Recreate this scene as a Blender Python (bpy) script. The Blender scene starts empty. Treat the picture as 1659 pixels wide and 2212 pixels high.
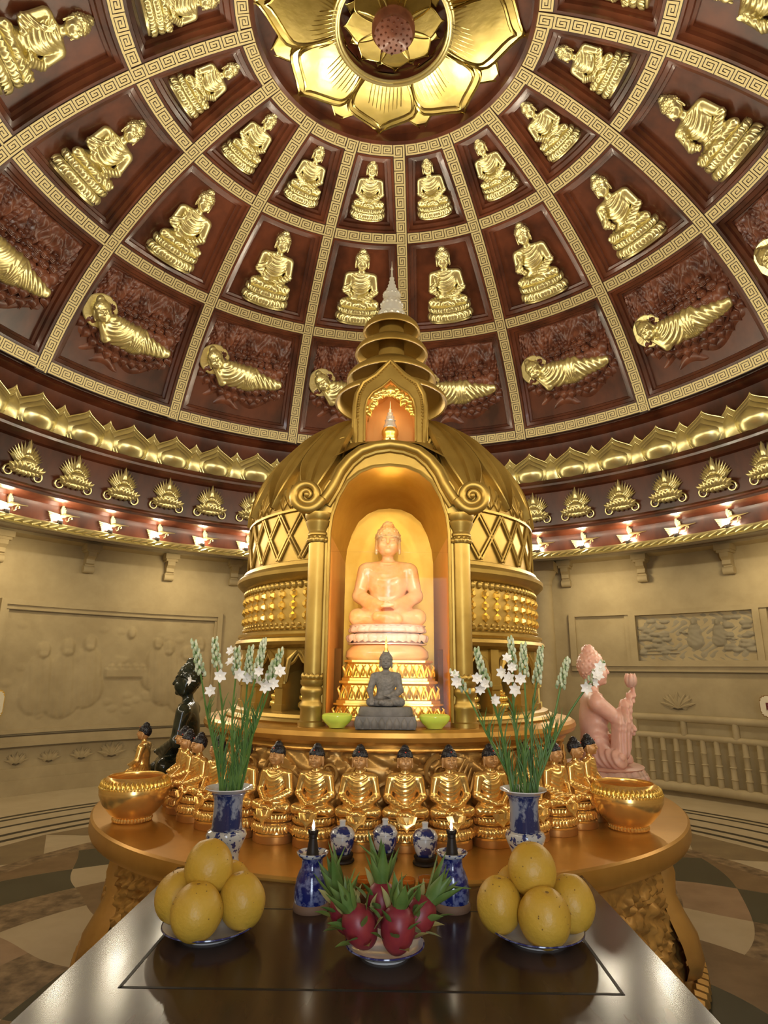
import bpy, math, random
import numpy as np
from mathutils import Vector, Matrix
random.seed(7)
PI = math.pi
C = bpy.context.scene.collection
SC = 1.35            # one drawing unit is 1.35 m
ZF = .43             # height of the floor in drawing units
GT, WT, DT = .996, .985, 1.345   # gilded table top, wooden table top, shrine disc top
D2R = PI / 180

# ------------------------------------------------------------------ materials
def mat(name, col, metal=0., rough=.5, col2=None, nscale=6., stretch=(1, 1, 1), bump=0., bscale=40., coat=0., emis=None, estr=0., sss=0., sssr=(1, .4, .2), trans=0., ior=1.45, detail=4., lo=.35, hi=.65, wave=None, rvar=0., spec=None):
    m = bpy.data.materials.new(name); m.use_nodes = True
    nt = m.node_tree; b = nt.nodes['Principled BSDF']
    I = b.inputs
    I['Base Color'].default_value = (*col, 1); I['Metallic'].default_value = metal; I['Roughness'].default_value = rough
    I['IOR'].default_value = ior
    if spec is not None: I['Specular IOR Level'].default_value = spec
    if coat: I['Coat Weight'].default_value = coat; I['Coat Roughness'].default_value = .12
    if trans: I['Transmission Weight'].default_value = trans
    if sss:
        I['Subsurface Weight'].default_value = sss; I['Subsurface Radius'].default_value = sssr; I['Subsurface Scale'].default_value = .06
    if emis: I['Emission Color'].default_value = (*emis, 1); I['Emission Strength'].default_value = estr
    if col2 or bump or rvar:
        tc = nt.nodes.new('ShaderNodeTexCoord'); mp = nt.nodes.new('ShaderNodeMapping')
        mp.inputs['Scale'].default_value = stretch
        nt.links.new(tc.outputs['Object'], mp.inputs['Vector'])
    if col2 or rvar:
        n = nt.nodes.new('ShaderNodeTexNoise'); n.inputs['Scale'].default_value = nscale; n.inputs['Detail'].default_value = detail
        n.inputs['Roughness'].default_value = .6
        nt.links.new(mp.outputs[0], n.inputs['Vector'])
        src = n.outputs['Fac']
        if wave:
            w = nt.nodes.new('ShaderNodeTexWave'); w.inputs['Scale'].default_value = wave; w.inputs['Distortion'].default_value = 5; w.inputs['Detail'].default_value = 3
            nt.links.new(mp.outputs[0], w.inputs['Vector'])
            mx = nt.nodes.new('ShaderNodeMath'); mx.operation = 'MULTIPLY'
            nt.links.new(src, mx.inputs[0]); nt.links.new(w.outputs['Fac'], mx.inputs[1]); src = mx.outputs[0]
    if col2:
        r = nt.nodes.new('ShaderNodeValToRGB')
        r.color_ramp.elements[0].position = lo; r.color_ramp.elements[1].position = hi
        r.color_ramp.elements[0].color = (*col, 1); r.color_ramp.elements[1].color = (*col2, 1)
        nt.links.new(src, r.inputs['Fac']); nt.links.new(r.outputs['Color'], I['Base Color'])
    if rvar:
        mr = nt.nodes.new('ShaderNodeMapRange'); mr.inputs['To Min'].default_value = rough; mr.inputs['To Max'].default_value = rough + rvar
        nt.links.new(src, mr.inputs['Value']); nt.links.new(mr.outputs[0], I['Roughness'])
    if bump:
        n2 = nt.nodes.new('ShaderNodeTexNoise'); n2.inputs['Scale'].default_value = bscale; n2.inputs['Detail'].default_value = 3
        nt.links.new(mp.outputs[0], n2.inputs['Vector'])
        bp = nt.nodes.new('ShaderNodeBump'); bp.inputs['Strength'].default_value = bump; bp.inputs['Distance'].default_value = .02
        nt.links.new(n2.outputs['Fac'], bp.inputs['Height']); nt.links.new(bp.outputs[0], I['Normal'])
    return m

MT = {}
MT['pale_gold'] = mat('pale_gold_leaf', (.74, .65, .3), .85, .3, (.82, .74, .38), 9, bump=.06, bscale=30)
MT['rosette'] = mat('rosette_gold', (.44, .34, .1), 1, .17, (.55, .43, .15), 7, bump=.05, bscale=12)
MT['inlay'] = mat('gold_inlay', (.6, .5, .25), .45, .45)
MT['stupa'] = mat('aged_gold', (.32, .2, .042), .75, .34, (.41, .27, .062), 5, bump=.05, bscale=22, rvar=.12)
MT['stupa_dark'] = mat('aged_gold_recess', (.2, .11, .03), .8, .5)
MT['niche'] = mat('niche_gold_leaf', (.5, .28, .035), .7, .42, (.58, .35, .06), 7, bump=.05, bscale=14)
MT['niche_wood'] = mat('niche_amber_wood', (.5, .2, .04), 0, .4, (.6, .28, .06), 5, (1, 1, .2))
MT['amber'] = mat('amber_lining', (.62, .33, .1), .3, .35)
MT['bright_gold'] = mat('bright_gold', (.85, .55, .1), .8, .26, (.9, .64, .17), 8)
MT['statue'] = mat('statue_gold', (.84, .52, .15), .8, .22, (.9, .6, .2), 12)
MT['statue_base'] = mat('statue_base_gilt', (.52, .25, .07), .7, .42)
MT['altar'] = mat('altar_gilt', (.52, .27, .05), .65, .24, (.64, .36, .085), 4, bump=.03, bscale=9, rvar=.12)
MT['altar_side'] = mat('altar_side_gilt', (.46, .25, .065), .55, .36, (.56, .33, .09), 6, bump=.08, bscale=16)
MT['wood'] = mat('mahogany', (.038, .01, .005), 0, .3, (.13, .035, .015), 3, (1, 1, .35), bump=.03, bscale=25, coat=.25)
MT['wood_carved'] = mat('carved_mahogany', (.07, .02, .011), 0, .36, (.21, .07, .036), 5, coat=.15, bump=.08, bscale=20)
MT['inlay_dark'] = mat('dark_band_wood', (.035, .013, .008), 0, .4)
MT['table'] = mat('dark_table_wood', (.026, .014, .009), 0, .15, (.052, .028, .016), 3, (3, .4, 1), rvar=.08, bump=.012, bscale=5, ior=1.25)
MT['groove'] = mat('dark_groove', (.004, .003, .002), 0, .6)
MT['stone'] = mat('tan_stone', (.36, .285, .155), 0, .75, (.44, .355, .2), 3, bump=.12, bscale=18)
MT['stone_dark'] = mat('tan_stone_joint', (.1, .075, .04), 0, .8)
MT['relief_stone'] = mat('greyish_relief_stone', (.26, .225, .15), 0, .75, (.33, .29, .2), 5, bump=.1, bscale=20)
MT['grey_stone'] = mat('grey_statue_stone', (.11, .1, .085), 0, .6, (.19, .17, .15), 16, bump=.1, bscale=60)
MT['black_jade'] = mat('blackish_green_jade', (.008, .011, .007), 0, .16, (.03, .034, .02), 9)
MT['jade'] = mat('pale_pink_jade', (.9, .47, .17), 0, .24, (.95, .6, .32), 7, sss=.85, sssr=(1, .55, .3), coat=.3)
MT['jade_lotus'] = mat('pale_jade_petals', (.95, .66, .52), 0, .22, (.97, .76, .64), 9, coat=.4)
MT['pink'] = mat('rose_stone', (.62, .34, .26), 0, .38, (.74, .46, .36), 5, sss=.3, sssr=(1, .4, .3))
MT['skin'] = mat('painted_tan', (.5, .26, .09), .25, .4)
MT['hair'] = mat('black_painted_hair', (.008, .007, .01), 0, .4)
MT['red'] = mat('red_bead', (.6, .05, .02), 0, .3)
MT['crystal'] = mat('clear_crystal', (.85, .83, .72), .35, .12, trans=.35, ior=1.5)
MT['green_glass'] = mat('lime_glass', (.55, .68, .1), 0, .15, sss=.5, sssr=(.6, 1, .2), coat=.5)
MT['pomelo'] = mat('pomelo_rind', (.47, .27, .025), 0, .45, (.54, .33, .04), 5, bump=.12, bscale=120, detail=6)
MT['blemish'] = mat('brown_blemish', (.2, .11, .025), 0, .6)
MT['pitaya'] = mat('dragon_fruit_skin', (.15, .01, .028), 0, .42, (.26, .03, .03), 14)
MT['leaf'] = mat('fruit_leaf', (.07, .14, .025), 0, .5, (.16, .22, .05), 12)
MT['leaf_dry'] = mat('pale_leaf_tip', (.35, .33, .12), 0, .6)
MT['stem'] = mat('flower_stem', (.05, .13, .02), 0, .5, (.11, .2, .04), 10)
MT['bud'] = mat('green_white_bud', (.2, .28, .12), 0, .6, (.6, .62, .46), 60)
MT['petal'] = mat('white_blossom', (.85, .82, .76), 0, .5, sss=.2, sssr=(1, .9, .7))
MT['porc'] = mat('white_porcelain', (.62, .62, .6), 0, .12, coat=.6)
MT['bw'] = mat('blue_white_porcelain', (.015, .025, .13), 0, .13, (.5, .52, .53), 34, coat=.6, lo=.47, hi=.52, detail=4)
MT['bw_light'] = mat('porcelain_blue_sprigs', (.55, .56, .54), 0, .13, (.02, .035, .16), 70, coat=.6, lo=.54, hi=.57, detail=2)
MT['bw_scene'] = mat('porcelain_blue_landscape', (.02, .03, .11), 0, .13, (.24, .27, .34), 20, (1, 1, .6), coat=.6, lo=.47, hi=.53, detail=6)
MT['cobalt'] = mat('cobalt_glaze', (.008, .014, .1), 0, .1, (.12, .14, .26), 60, coat=.7, lo=.48, hi=.6, detail=6)
MT['clay'] = mat('unglazed_foot', (.16, .09, .05), 0, .7)
MT['iron'] = mat('dark_metal', (.03, .022, .016), .6, .5)
MT['amber_glass'] = mat('amber_glass', (.9, .38, .07), 0, .08, trans=.75, ior=1.4)
MT['flame'] = mat('flame', (1, .9, .7), emis=(1, .85, .6), estr=25)
MT['lens'] = mat('lit_lamp_lens', (1, .95, .85), emis=(1, .9, .68), estr=60)
MT['sign'] = mat('cream_sign', (.75, .68, .5), 0, .5)
MT['sign_red'] = mat('dark_red_paint', (.12, .012, .01), 0, .5)
MT['sign_gold'] = mat('gold_sign_edge', (.25, .14, .04), .5, .4)
MT['marble'] = mat('cream_marble', (.5, .41, .26), 0, .28, (.58, .49, .33), 4)
MT['m_tan'] = mat('tan_marble', (.2, .14, .075), 0, .28, (.26, .19, .1), 5)
MT['m_brown'] = mat('brown_marble', (.15, .085, .04), 0, .28, (.24, .15, .075), 6)
MT['m_green'] = mat('green_black_marble', (.022, .025, .017), 0, .25, (.04, .044, .03), 8)
MT['m_pink'] = mat('pinkish_marble', (.3, .19, .11), 0, .28, (.4, .27, .17), 5)
MT['m_mosaic'] = mat('speckled_brown_marble', (.09, .05, .025), 0, .3, (.36, .25, .14), 14)
MT['m_black'] = mat('black_marble_line', (.012, .011, .01), 0, .3)

def glass_pane_mat():
    m = bpy.data.materials.new('clear_pane'); m.use_nodes = True
    nt = m.node_tree; nt.nodes.clear()
    o = nt.nodes.new('ShaderNodeOutputMaterial'); mx = nt.nodes.new('ShaderNodeMixShader')
    t = nt.nodes.new('ShaderNodeBsdfTransparent'); g = nt.nodes.new('ShaderNodeBsdfGlossy'); g.inputs['Roughness'].default_value = .03
    fr = nt.nodes.new('ShaderNodeFresnel'); fr.inputs['IOR'].default_value = 1.12
    nt.links.new(fr.outputs[0], mx.inputs[0]); nt.links.new(t.outputs[0], mx.inputs[1]); nt.links.new(g.outputs[0], mx.inputs[2]); nt.links.new(mx.outputs[0], o.inputs[0])
    return m
MT['pane'] = glass_pane_mat()

# ------------------------------------------------------------------ mesh helpers
class MB:
    def __init__(s): s.v = []; s.f = []; s.m = []
    def add(s, V, F, mi=0, T=None):
        n = len(s.v)
        if T is not None: V = [tuple(T @ Vector(p)) for p in V]
        s.v.extend(tuple(float(c) for c in p) for p in V); s.f.extend(tuple(i + n for i in f) for f in F); s.m.extend([mi] * len(F))
        return s
    def box(s, x0, x1, y0, y1, z0, z1, mi=0, T=None):
        V = [(x, y, z) for x in (x0, x1) for y in (y0, y1) for z in (z0, z1)]
        return s.add(V, [(0, 1, 3, 2), (4, 6, 7, 5), (0, 4, 5, 1), (2, 3, 7, 6), (0, 2, 6, 4), (1, 5, 7, 3)], mi, T)
    def lathe(s, prof, seg=32, mi=0, T=None, a0=0., a1=2 * PI, sx=1., sy=1., cap=False):
        """(r, z) from bottom to top; angle 0 is -y, growing towards +x"""
        full = abs(a1 - a0 - 2 * PI) < 1e-6
        n = seg if full else seg + 1
        V = []; F = []
        for r, z in prof:
            for i in range(n):
                a = a0 + (a1 - a0) * i / seg
                V.append((r * math.sin(a) * sx, -r * math.cos(a) * sy, z))
        for j in range(len(prof) - 1):
            for i in range(seg):
                k = (i + 1) % n
                F.append((j * n + i, j * n + k, (j + 1) * n + k, (j + 1) * n + i))
        if cap:
            F.append(tuple(range(n))[::-1]); F.append(tuple((len(prof) - 1) * n + i for i in range(n)))
        return s.add(V, F, mi, T)
    def tube(s, path, r, seg=8, mi=0, T=None, flat=None):
        P = [Vector(p) for p in path]; n = len(P)
        R = r if isinstance(r, (list, tuple)) else [r] * n
        V = []; F = []
        t0 = (P[1] - P[0]).normalized()
        nrm = t0.orthogonal().normalized()
        for i in range(n):
            t = (P[min(i + 1, n - 1)] - P[max(i - 1, 0)]).normalized()
            nrm = (nrm - t * nrm.dot(t))
            nrm = nrm.normalized() if nrm.length > 1e-6 else t.orthogonal().normalized()
            b = t.cross(nrm)
            for k in range(seg):
                a = 2 * PI * k / seg
                V.append(tuple(P[i] + (nrm * math.cos(a) + b * math.sin(a)) * R[i]))
        for i in range(n - 1):
            for k in range(seg):
                q = (k + 1) % seg
                F.append((i * seg + k, i * seg + q, (i + 1) * seg + q, (i + 1) * seg + k))
        F.append(tuple(range(seg))[::-1]); F.append(tuple((n - 1) * seg + k for k in range(seg)))
        return s.add(V, F, mi, T)
    def ball(s, c, r, seg=12, rings=8, mi=0, T=None):
        rx, ry, rz = r if isinstance(r, (tuple, list)) else (r, r, r)
        prof = [(max(1e-4, math.sin(PI * j / rings)), -math.cos(PI * j / rings)) for j in range(rings + 1)]
        M = Matrix.Translation(c) @ Matrix.Diagonal((rx, ry, rz, 1))
        return s.lathe(prof, seg, mi, M if T is None else T @ M)
    def prism(s, pts, y0, y1, mi=0, T=None):
        """closed outline in xz, extruded in y"""
        n = len(pts)
        V = [(x, y0, z) for x, z in pts] + [(x, y1, z) for x, z in pts]
        F = [tuple(range(n)), tuple(range(n, 2 * n))[::-1]] + [(i, i + n, (i + 1) % n + n, (i + 1) % n) for i in range(n)]
        return s.add(V, F, mi, T)
    def strip(s, A, B, mi=0, T=None):
        n = len(A)
        return s.add(list(A) + list(B), [(i, i + 1, n + i + 1, n + i) for i in range(n - 1)], mi, T)
    def petal(s, w, h, bulge, T=None, mi=0, nu=6, nv=8, curl=0., back=True, point=1.6, belly=.4, rim=0., base=.78, edge=0.):
        V = []; F = []; LE = []; RE = []
        for side in ((0, 1) if back else (0,)):
            for j in range(nv + 1):
                v = j / nv
                if v < belly: W = w * (base + (1 - base) * math.sin(PI / 2 * v / belly))
                else:
                    t = (v - belly) / (1 - belly)
                    W = w * (.82 * (1 - t * t * (3 - 2 * t)) + .18 * (1 - t)) if point == 'ogee' else w * max(0., (1 - t ** point)) * (1 - .25 * t)
                for i in range(nu + 1):
                    u = -1 + 2 * i / nu
                    o = bulge * (1 - u * u) ** .7 * math.sin(PI * min(1, v * .86 + .14)) if side == 0 else 0
                    if rim and side == 0 and .55 < abs(u) < .95 : o += rim
                    V.append((u * W, -o - curl * v * v, v * h))
                if side == 0: LE.append((-W, -curl * v * v - edge * .3, v * h)); RE.append((W, -curl * v * v - edge * .3, v * h))
        if edge: s.tube(LE + RE[::-1][1:], edge, 6, mi, T)
        n = nu + 1; m = (nv + 1) * n
        for j in range(nv):
            for i in range(nu):
                a = j * n + i
                F.append((a, a + 1, a + n + 1, a + n))
                if back: F.append((m + a, m + a + n, m + a + n + 1, m + a + 1))
        return s.add(V, F, mi, T)
    def mesh(s, name, mats, smooth=True, sharp=40):
        me = bpy.data.meshes.new(name); me.from_pydata(s.v, [], s.f); 
        for m in (mats if isinstance(mats, (list, tuple)) else [mats]): me.materials.append(MT[m] if isinstance(m, str) else m)
        me.polygons.foreach_set('material_index', s.m)
        if smooth:
            me.polygons.foreach_set('use_smooth', [True] * len(s.f))
            me.set_sharp_from_angle(angle=sharp * D2R)
        me.update()
        return me
    def build(s, name, mats, parent=None, loc=(0, 0, 0), rotz=0., smooth=True, sharp=40):
        return put(name, s.mesh(name, mats, smooth, sharp), parent, loc, rotz)

def put(name, me, parent=None, loc=(0, 0, 0), rotz=0.):
    o = bpy.data.objects.new(name, me); C.objects.link(o)
    if parent: o.parent = parent
    o.location = loc; o.rotation_euler = (0, 0, rotz)
    return o
def tag(o, label, cat, group=None, kind=None):
    o['label'] = label; o['category'] = cat
    if group: o['group'] = group
    if kind: o['kind'] = kind
    return o
def struct(o): o['kind'] = 'structure'; return o
def thing(name, label, cat, loc=(0, 0, 0), rotz=0., group=None):
    return tag(put(name, None, None, loc, rotz), label, cat, group)
def dup(root, label=None, loc=None, rotz=None, mtx=None):
    def rec(o, par):
        c = o.copy(); C.objects.link(c); c.parent = par
        for ch in kids.get(o.name, []): rec(ch, c)
        return c
    kids = {}
    st = [root]
    while st:
        o = st.pop(); kids[o.name] = list(o.children); st.extend(o.children)
    r = rec(root, None)
    if label: r['label'] = label
    if loc is not None: r.location = loc
    if rotz is not None: r.rotation_euler = (0, 0, rotz)
    if mtx is not None: r.matrix_basis = mtx
    return r
def polar(a, R, z): return (R * math.sin(a), R * math.cos(a), z)       # angle from +y (away from the entrance) towards +x
def wallframe(a, R, z):
    """x to the viewer's right, z up, -y towards the room's axis"""
    M = Matrix.Translation(polar(a, R, z)); return M @ Matrix.Rotation(-a, 4, 'Z')
ORD = ['first', 'second', 'third', 'fourth', 'fifth', 'sixth', 'seventh', 'eighth', 'ninth', 'tenth', 'eleventh', 'twelfth']
def Tm(loc=(0, 0, 0), rx=0., ry=0., rz=0., s=1.):
    sc = s if isinstance(s, (tuple, list)) else (s, s, s)
    return Matrix.Translation(loc) @ Matrix.Rotation(rz, 4, 'Z') @ Matrix.Rotation(ry, 4, 'Y') @ Matrix.Rotation(rx, 4, 'X') @ Matrix.Diagonal((*sc, 1))

# ------------------------------------------------------------------ smooth bodies from distance fields
def snet(F, lo, h):
    nx, ny, nz = F.shape
    acc = np.zeros((nx - 1, ny - 1, nz - 1, 3)); cnt = np.zeros((nx - 1, ny - 1, nz - 1))
    S = F < 0
    quads = []; idx = -np.ones((nx - 1, ny - 1, nz - 1), int)
    cross = []
    for ax in range(3):
        A = [slice(None)] * 3; B = [slice(None)] * 3; A[ax] = slice(0, -1); B[ax] = slice(1, None)
        f0, f1 = F[tuple(A)], F[tuple(B)]
        m = S[tuple(A)] != S[tuple(B)]
        t = np.where(m, f0 / np.where(m, f0 - f1, 1), 0)
        cross.append((m, S[tuple(A)]))
        o = [k for k in range(3) if k != ax]
        for p in (0, 1):
            for q in (0, 1):
                sl = [slice(None)] * 3
                sl[o[0]] = slice(p, p + acc.shape[o[0]]); sl[o[1]] = slice(q, q + acc.shape[o[1]])
                mm = m[tuple(sl)]
                cnt += mm
                acc[..., ax] += np.where(mm, t[tuple(sl)], 0); acc[..., o[0]] += mm * p; acc[..., o[1]] += mm * q
    cell = cnt > 0
    idx[cell] = np.arange(cell.sum())
    ijk = np.argwhere(cell)
    V = (ijk + acc[cell] / cnt[cell][:, None]) * h + np.array(lo)
    for ax in range(3):
        m, s0 = cross[ax]
        o = [k for k in range(3) if k != ax]
        e = np.argwhere(m)
        ok = (e[:, o[0]] > 0) & (e[:, o[1]] > 0) & (e[:, o[0]] < F.shape[o[0]] - 1) & (e[:, o[1]] < F.shape[o[1]] - 1)
        e = e[ok]
        def c(d0, d1):
            q = e.copy(); q[:, o[0]] -= d0; q[:, o[1]] -= d1
            return idx[q[:, 0], q[:, 1], q[:, 2]]
        Q = np.stack([c(1, 1), c(0, 1), c(0, 0), c(1, 0)], 1)
        flip = ~s0[e[:, 0], e[:, 1], e[:, 2]]
        if ax == 1: flip = ~flip
        Q[flip] = Q[flip][:, ::-1]
        quads.append(Q)
    return V, np.concatenate(quads)
def sdf_mesh(name, fn, lo, hi, h, mats):
    ax = [np.arange(lo[k], hi[k] + h, h) for k in range(3)]
    X, Y, Z = np.meshgrid(*ax, indexing='ij')
    F = fn(X, Y, Z)
    V, Q = snet(F, lo, h)
    me = bpy.data.meshes.new(name); me.from_pydata(V.tolist(), [], Q.tolist())
    for m in (mats if isinstance(mats, list) else [mats]): me.materials.append(MT[m])
    me.polygons.foreach_set('use_smooth', [True] * len(Q)); me.update()
    return me
def ell(X, Y, Z, c, r):
    a, b, d = (X - c[0]) / r[0], (Y - c[1]) / r[1], (Z - c[2]) / r[2]
    k0 = np.sqrt(a * a + b * b + d * d) + 1e-9
    k1 = np.sqrt((a / r[0]) ** 2 + (b / r[1]) ** 2 + (d / r[2]) ** 2) + 1e-9
    return k0 * (k0 - 1) / k1
def capn(X, Y, Z, a, b, ra, rb):
    a = np.array(a, float); b = np.array(b, float); d = b - a; L = d @ d + 1e-12
    h = np.clip(((X - a[0]) * d[0] + (Y - a[1]) * d[1] + (Z - a[2]) * d[2]) / L, 0, 1)
    return np.sqrt((X - a[0] - h * d[0]) ** 2 + (Y - a[1] - h * d[1]) ** 2 + (Z - a[2] - h * d[2]) ** 2) - (ra + (rb - ra) * h)
def smin(a, b, k):
    h = np.clip(.5 + .5 * (b - a) / k, 0, 1)
    return b + (a - b) * h - k * h * (1 - h)
def ramp(x, a, b): return np.clip((x - a) / (b - a), 0, 1)

HK = 1.13
def head_sdf(X, Y, Z): return head0((X) / HK, (Y - .02) / HK + .02, (Z - .68) / HK + .68) * HK
def hair_sdf(X, Y, Z): return hair0((X) / HK, (Y - .02) / HK + .02, (Z - .68) / HK + .68) * HK
def head0(X, Y, Z):
    d = ell(X, Y, Z, (0, .015, .785), (.092, .105, .115))
    d = smin(d, ell(X, Y, Z, (0, -.012, .722), (.07, .076, .062)), .04)
    ax = np.abs(X)
    d = smin(d, ell(ax, Y, Z, (.045, -.06, .745), (.03, .03, .03)), .03)
    # eye hollows, brows, nose, lids, lips, chin
    d = -smin(-d, ell(ax, Y, Z, (.037, -.105, .793), (.027, .016, .012)), .018)
    d = smin(d, capn(ax, Y, Z, (.012, -.096, .81), (.06, -.078, .822), .006, .005), .012)
    d = smin(d, capn(X, Y, Z, (0, -.088, .812), (0, -.112, .762), .008, .014), .012)
    d = smin(d, ell(ax, Y, Z, (.037, -.086, .791), (.021, .014, .009)), .005)
    d = smin(d, ell(X, Y, Z, (0, -.092, .735), (.026, .013, .006)), .006)
    d = smin(d, ell(X, Y, Z, (0, -.09, .722), (.02, .013, .006)), .006)
    d = smin(d, ell(X, Y, Z, (0, -.075, .69), (.024, .02, .016)), .02)
    d = smin(d, ell(ax, Y, Z, (.096, .02, .77), (.012, .028, .045)), .008)
    d = smin(d, capn(ax, Y, Z, (.098, .015, .75), (.097, .01, .69), .012, .013), .012)
    return d
def hair0(X, Y, Z, curls=True):
    d = ell(X, Y, Z, (0, .03, .815), (.107, .112, .118))
    cut = .822 - .35 * (Y + .06) + .55 * np.maximum(0, np.abs(X) - .075)
    cut = np.where(Y > .03, .79 - .9 * (Y - .03), cut)
    d = np.maximum(d, (cut - Z) * .8)
    d = smin(d, ell(X, Y, Z, (0, .04, .92), (.054, .058, .052)), .012)
    if curls:
        d = d - .009 * np.maximum(0, np.sin(X * 130) * np.sin(Z * 130 + 1) * np.cos(Y * 110))
    return d
def buddha_sdf(right='lap', bare=False, folds=.007, left='lap'):
    def fn(X, Y, Z):
        # folded legs
        d = ell(X, Y, Z, (0, .0, .075), (.25, .19, .085))
        for s in (1, -1):
            d = smin(d, capn(X, Y, Z, (s * .12, .07, .1), (s * .275, -.08, .085), .09, .075), .05)
            d = smin(d, capn(X, Y, Z, (s * .275, -.09, .08), (-s * .09, -.225, .07 + .012 * s), .068, .045), .03)
        d = np.maximum(d, -Z)
        lf = .6 * folds * np.sin((np.abs(X) * .8 + Z * .6 - Y * .5) * 120) * ramp(Z, .02, .06)
        d = d + lf
        # trunk
        Ys = Y * 1.35
        t = capn(X, Ys, Z, (0, .055, .12), (0, .06, .3), .185, .16)
        t = smin(t, ell(X, Y, Z, (0, .035, .43), (.185, .125, .15)), .08)
        t = smin(t, capn(np.abs(X), Y, Z, (.0, .045, .56), (.185, .045, .535), .07, .072), .07)
        fm = ramp(Z, .16, .24) * ramp(-Z, -.62, -.56) * (.25 + .75 * ramp(-np.abs(X + .02), -.19, -.13))
        U = Z - 2.7 * (X + .025) ** 2
        if bare: fm = fm * ramp(X, -.09, .0)
        t = t + folds * (np.abs(np.sin(U * 52)) - .5) * 1.5 * fm * ramp(-Y, -.12, -.02)
        d = smin(d, t, .05)
        # arms
        for s in (1, -1):
            md = right if s < 0 else left
            sh = (s * .215, .04, .525)
            if md == 'lap': el, ha = (s * .265, .01, .285), (s * .055, -.2, .185)
            elif md == 'touch': el, ha = (s * .285, -.02, .29), (s * .25, -.2, .13)
            elif md == 'raise': el, ha = (s * .2, -.16, .38), (s * .13, -.3, .6)
            else: el, ha = (s * .255, -.02, .3), (s * .15, -.14, .46)
            k = .012 if bare and s < 0 else .03
            d = smin(d, capn(X, Y, Z, sh, el, .07, .058), k)
            fa = capn(X, Y, Z, el, ha, .056, .034)
            if not (bare and s < 0) and md != 'touch':
                fa = smin(fa, capn(X, Y, Z, el, (ha[0] * .8 + el[0] * .2, ha[1] * .7 + .3 * el[1], min(el[2], ha[2]) - .06), .05, .045), .05)
                fa = fa + .6 * folds * np.sin((Z + np.abs(X) * .5) * 120)
            if md == 'raise':
                mid = tuple(.45 * e + .55 * q for e, q in zip(el, ha))
                fa = smin(fa, capn(X, Y, Z, (mid[0], mid[1] + .02, mid[2]), (mid[0] + .03, mid[1] + .03, .2), .05, .045), .04)
                fa = smin(fa, capn(X, Y, Z, el, (el[0], el[1] + .02, .16), .07, .08), .06) + .008 * np.sin((Y - X * .5) * 110 + Z * 10)
            d = smin(d, fa, .02)
            # hand: palm, four fingers and a thumb
            if md == 'lap':
                for q in range(4):
                    d = np.minimum(d, capn(X, Y, Z, (s * .05, -.175 - .022 * q, .178 + .006 * s), (-s * .045 + s * .008 * abs(q - 1), -.185 - .02 * q, .186 + .01 * s), .014, .011))
                d = smin(d, capn(X, Y, Z, (s * .05, -.18, .2), (s * .006, -.2, .222), .013, .01), .008)
            elif md == 'touch':
                for q in range(4):
                    d = smin(d, capn(X, Y, Z, (ha[0] + .018 * (q - 1.5), ha[1] - .02, ha[2]), (ha[0] + .02 * (q - 1.5), ha[1] - .075 + .008 * abs(q - 1), .045), .014, .01), .006)
                d = smin(d, capn(X, Y, Z, ha, (ha[0] + .045, ha[1] - .05, .09), .014, .011), .01)
            else:
                d = smin(d, ell(X, Y, Z, (ha[0], ha[1] - .01, ha[2] + .035), (.034, .018, .04)), .015)
                for q in range(4):
                    x0 = ha[0] + .018 * (q - 1.5)
                    d = smin(d, capn(X, Y, Z, (x0, ha[1] - .01, ha[2] + .06), (x0 * 1.02, ha[1] - .016, ha[2] + .115 - .012 * abs(q - 1)), .0115, .009), .006)
                d = smin(d, capn(X, Y, Z, (ha[0] - s * .02, ha[1] - .015, ha[2] + .01), (ha[0] - s * .05, ha[1] - .025, ha[2] + .06), .013, .01), .01)
        d = smin(d, capn(X, Y, Z, (0, .035, .57), (0, .02, .7), .06, .052), .03)
        # collar fold
        d = smin(d, np.sqrt((np.sqrt(X * X + (Y - .02) ** 2 * 1.4) - .085) ** 2 + (Z - .6 + 0.35 * (Y < 0) * (-Y)) ** 2) - .012, .015)
        return d
    return fn
LO, HI = (-.42, -.36, -.03), (.42, .24, 1.06)
_cache = {}
def buddha_meshes(key, mats, h=.011, **kw):
    if key in _cache: return _cache[key]
    body = buddha_sdf(**kw)
    separate = mats[1] != mats[0]
    r = {}
    if separate:
        r['figure'] = sdf_mesh(key + '_robe', body, LO, HI, h, mats[0])
        r['head'] = sdf_mesh(key + '_head', head_sdf, (-.15, -.18, .6), (.15, .19, .99), h * .6, mats[1])
    else:
        r['figure'] = sdf_mesh(key + '_figure', lambda X, Y, Z: smin(body(X, Y, Z), head_sdf(X, Y, Z), .01), LO, HI, h, mats[0])
    r['hair'] = sdf_mesh(key + '_hair', hair_sdf, (-.15, -.15, .68), (.15, .23, 1.05), h * .6, mats[2])
    _cache[key] = r
    return r
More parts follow.
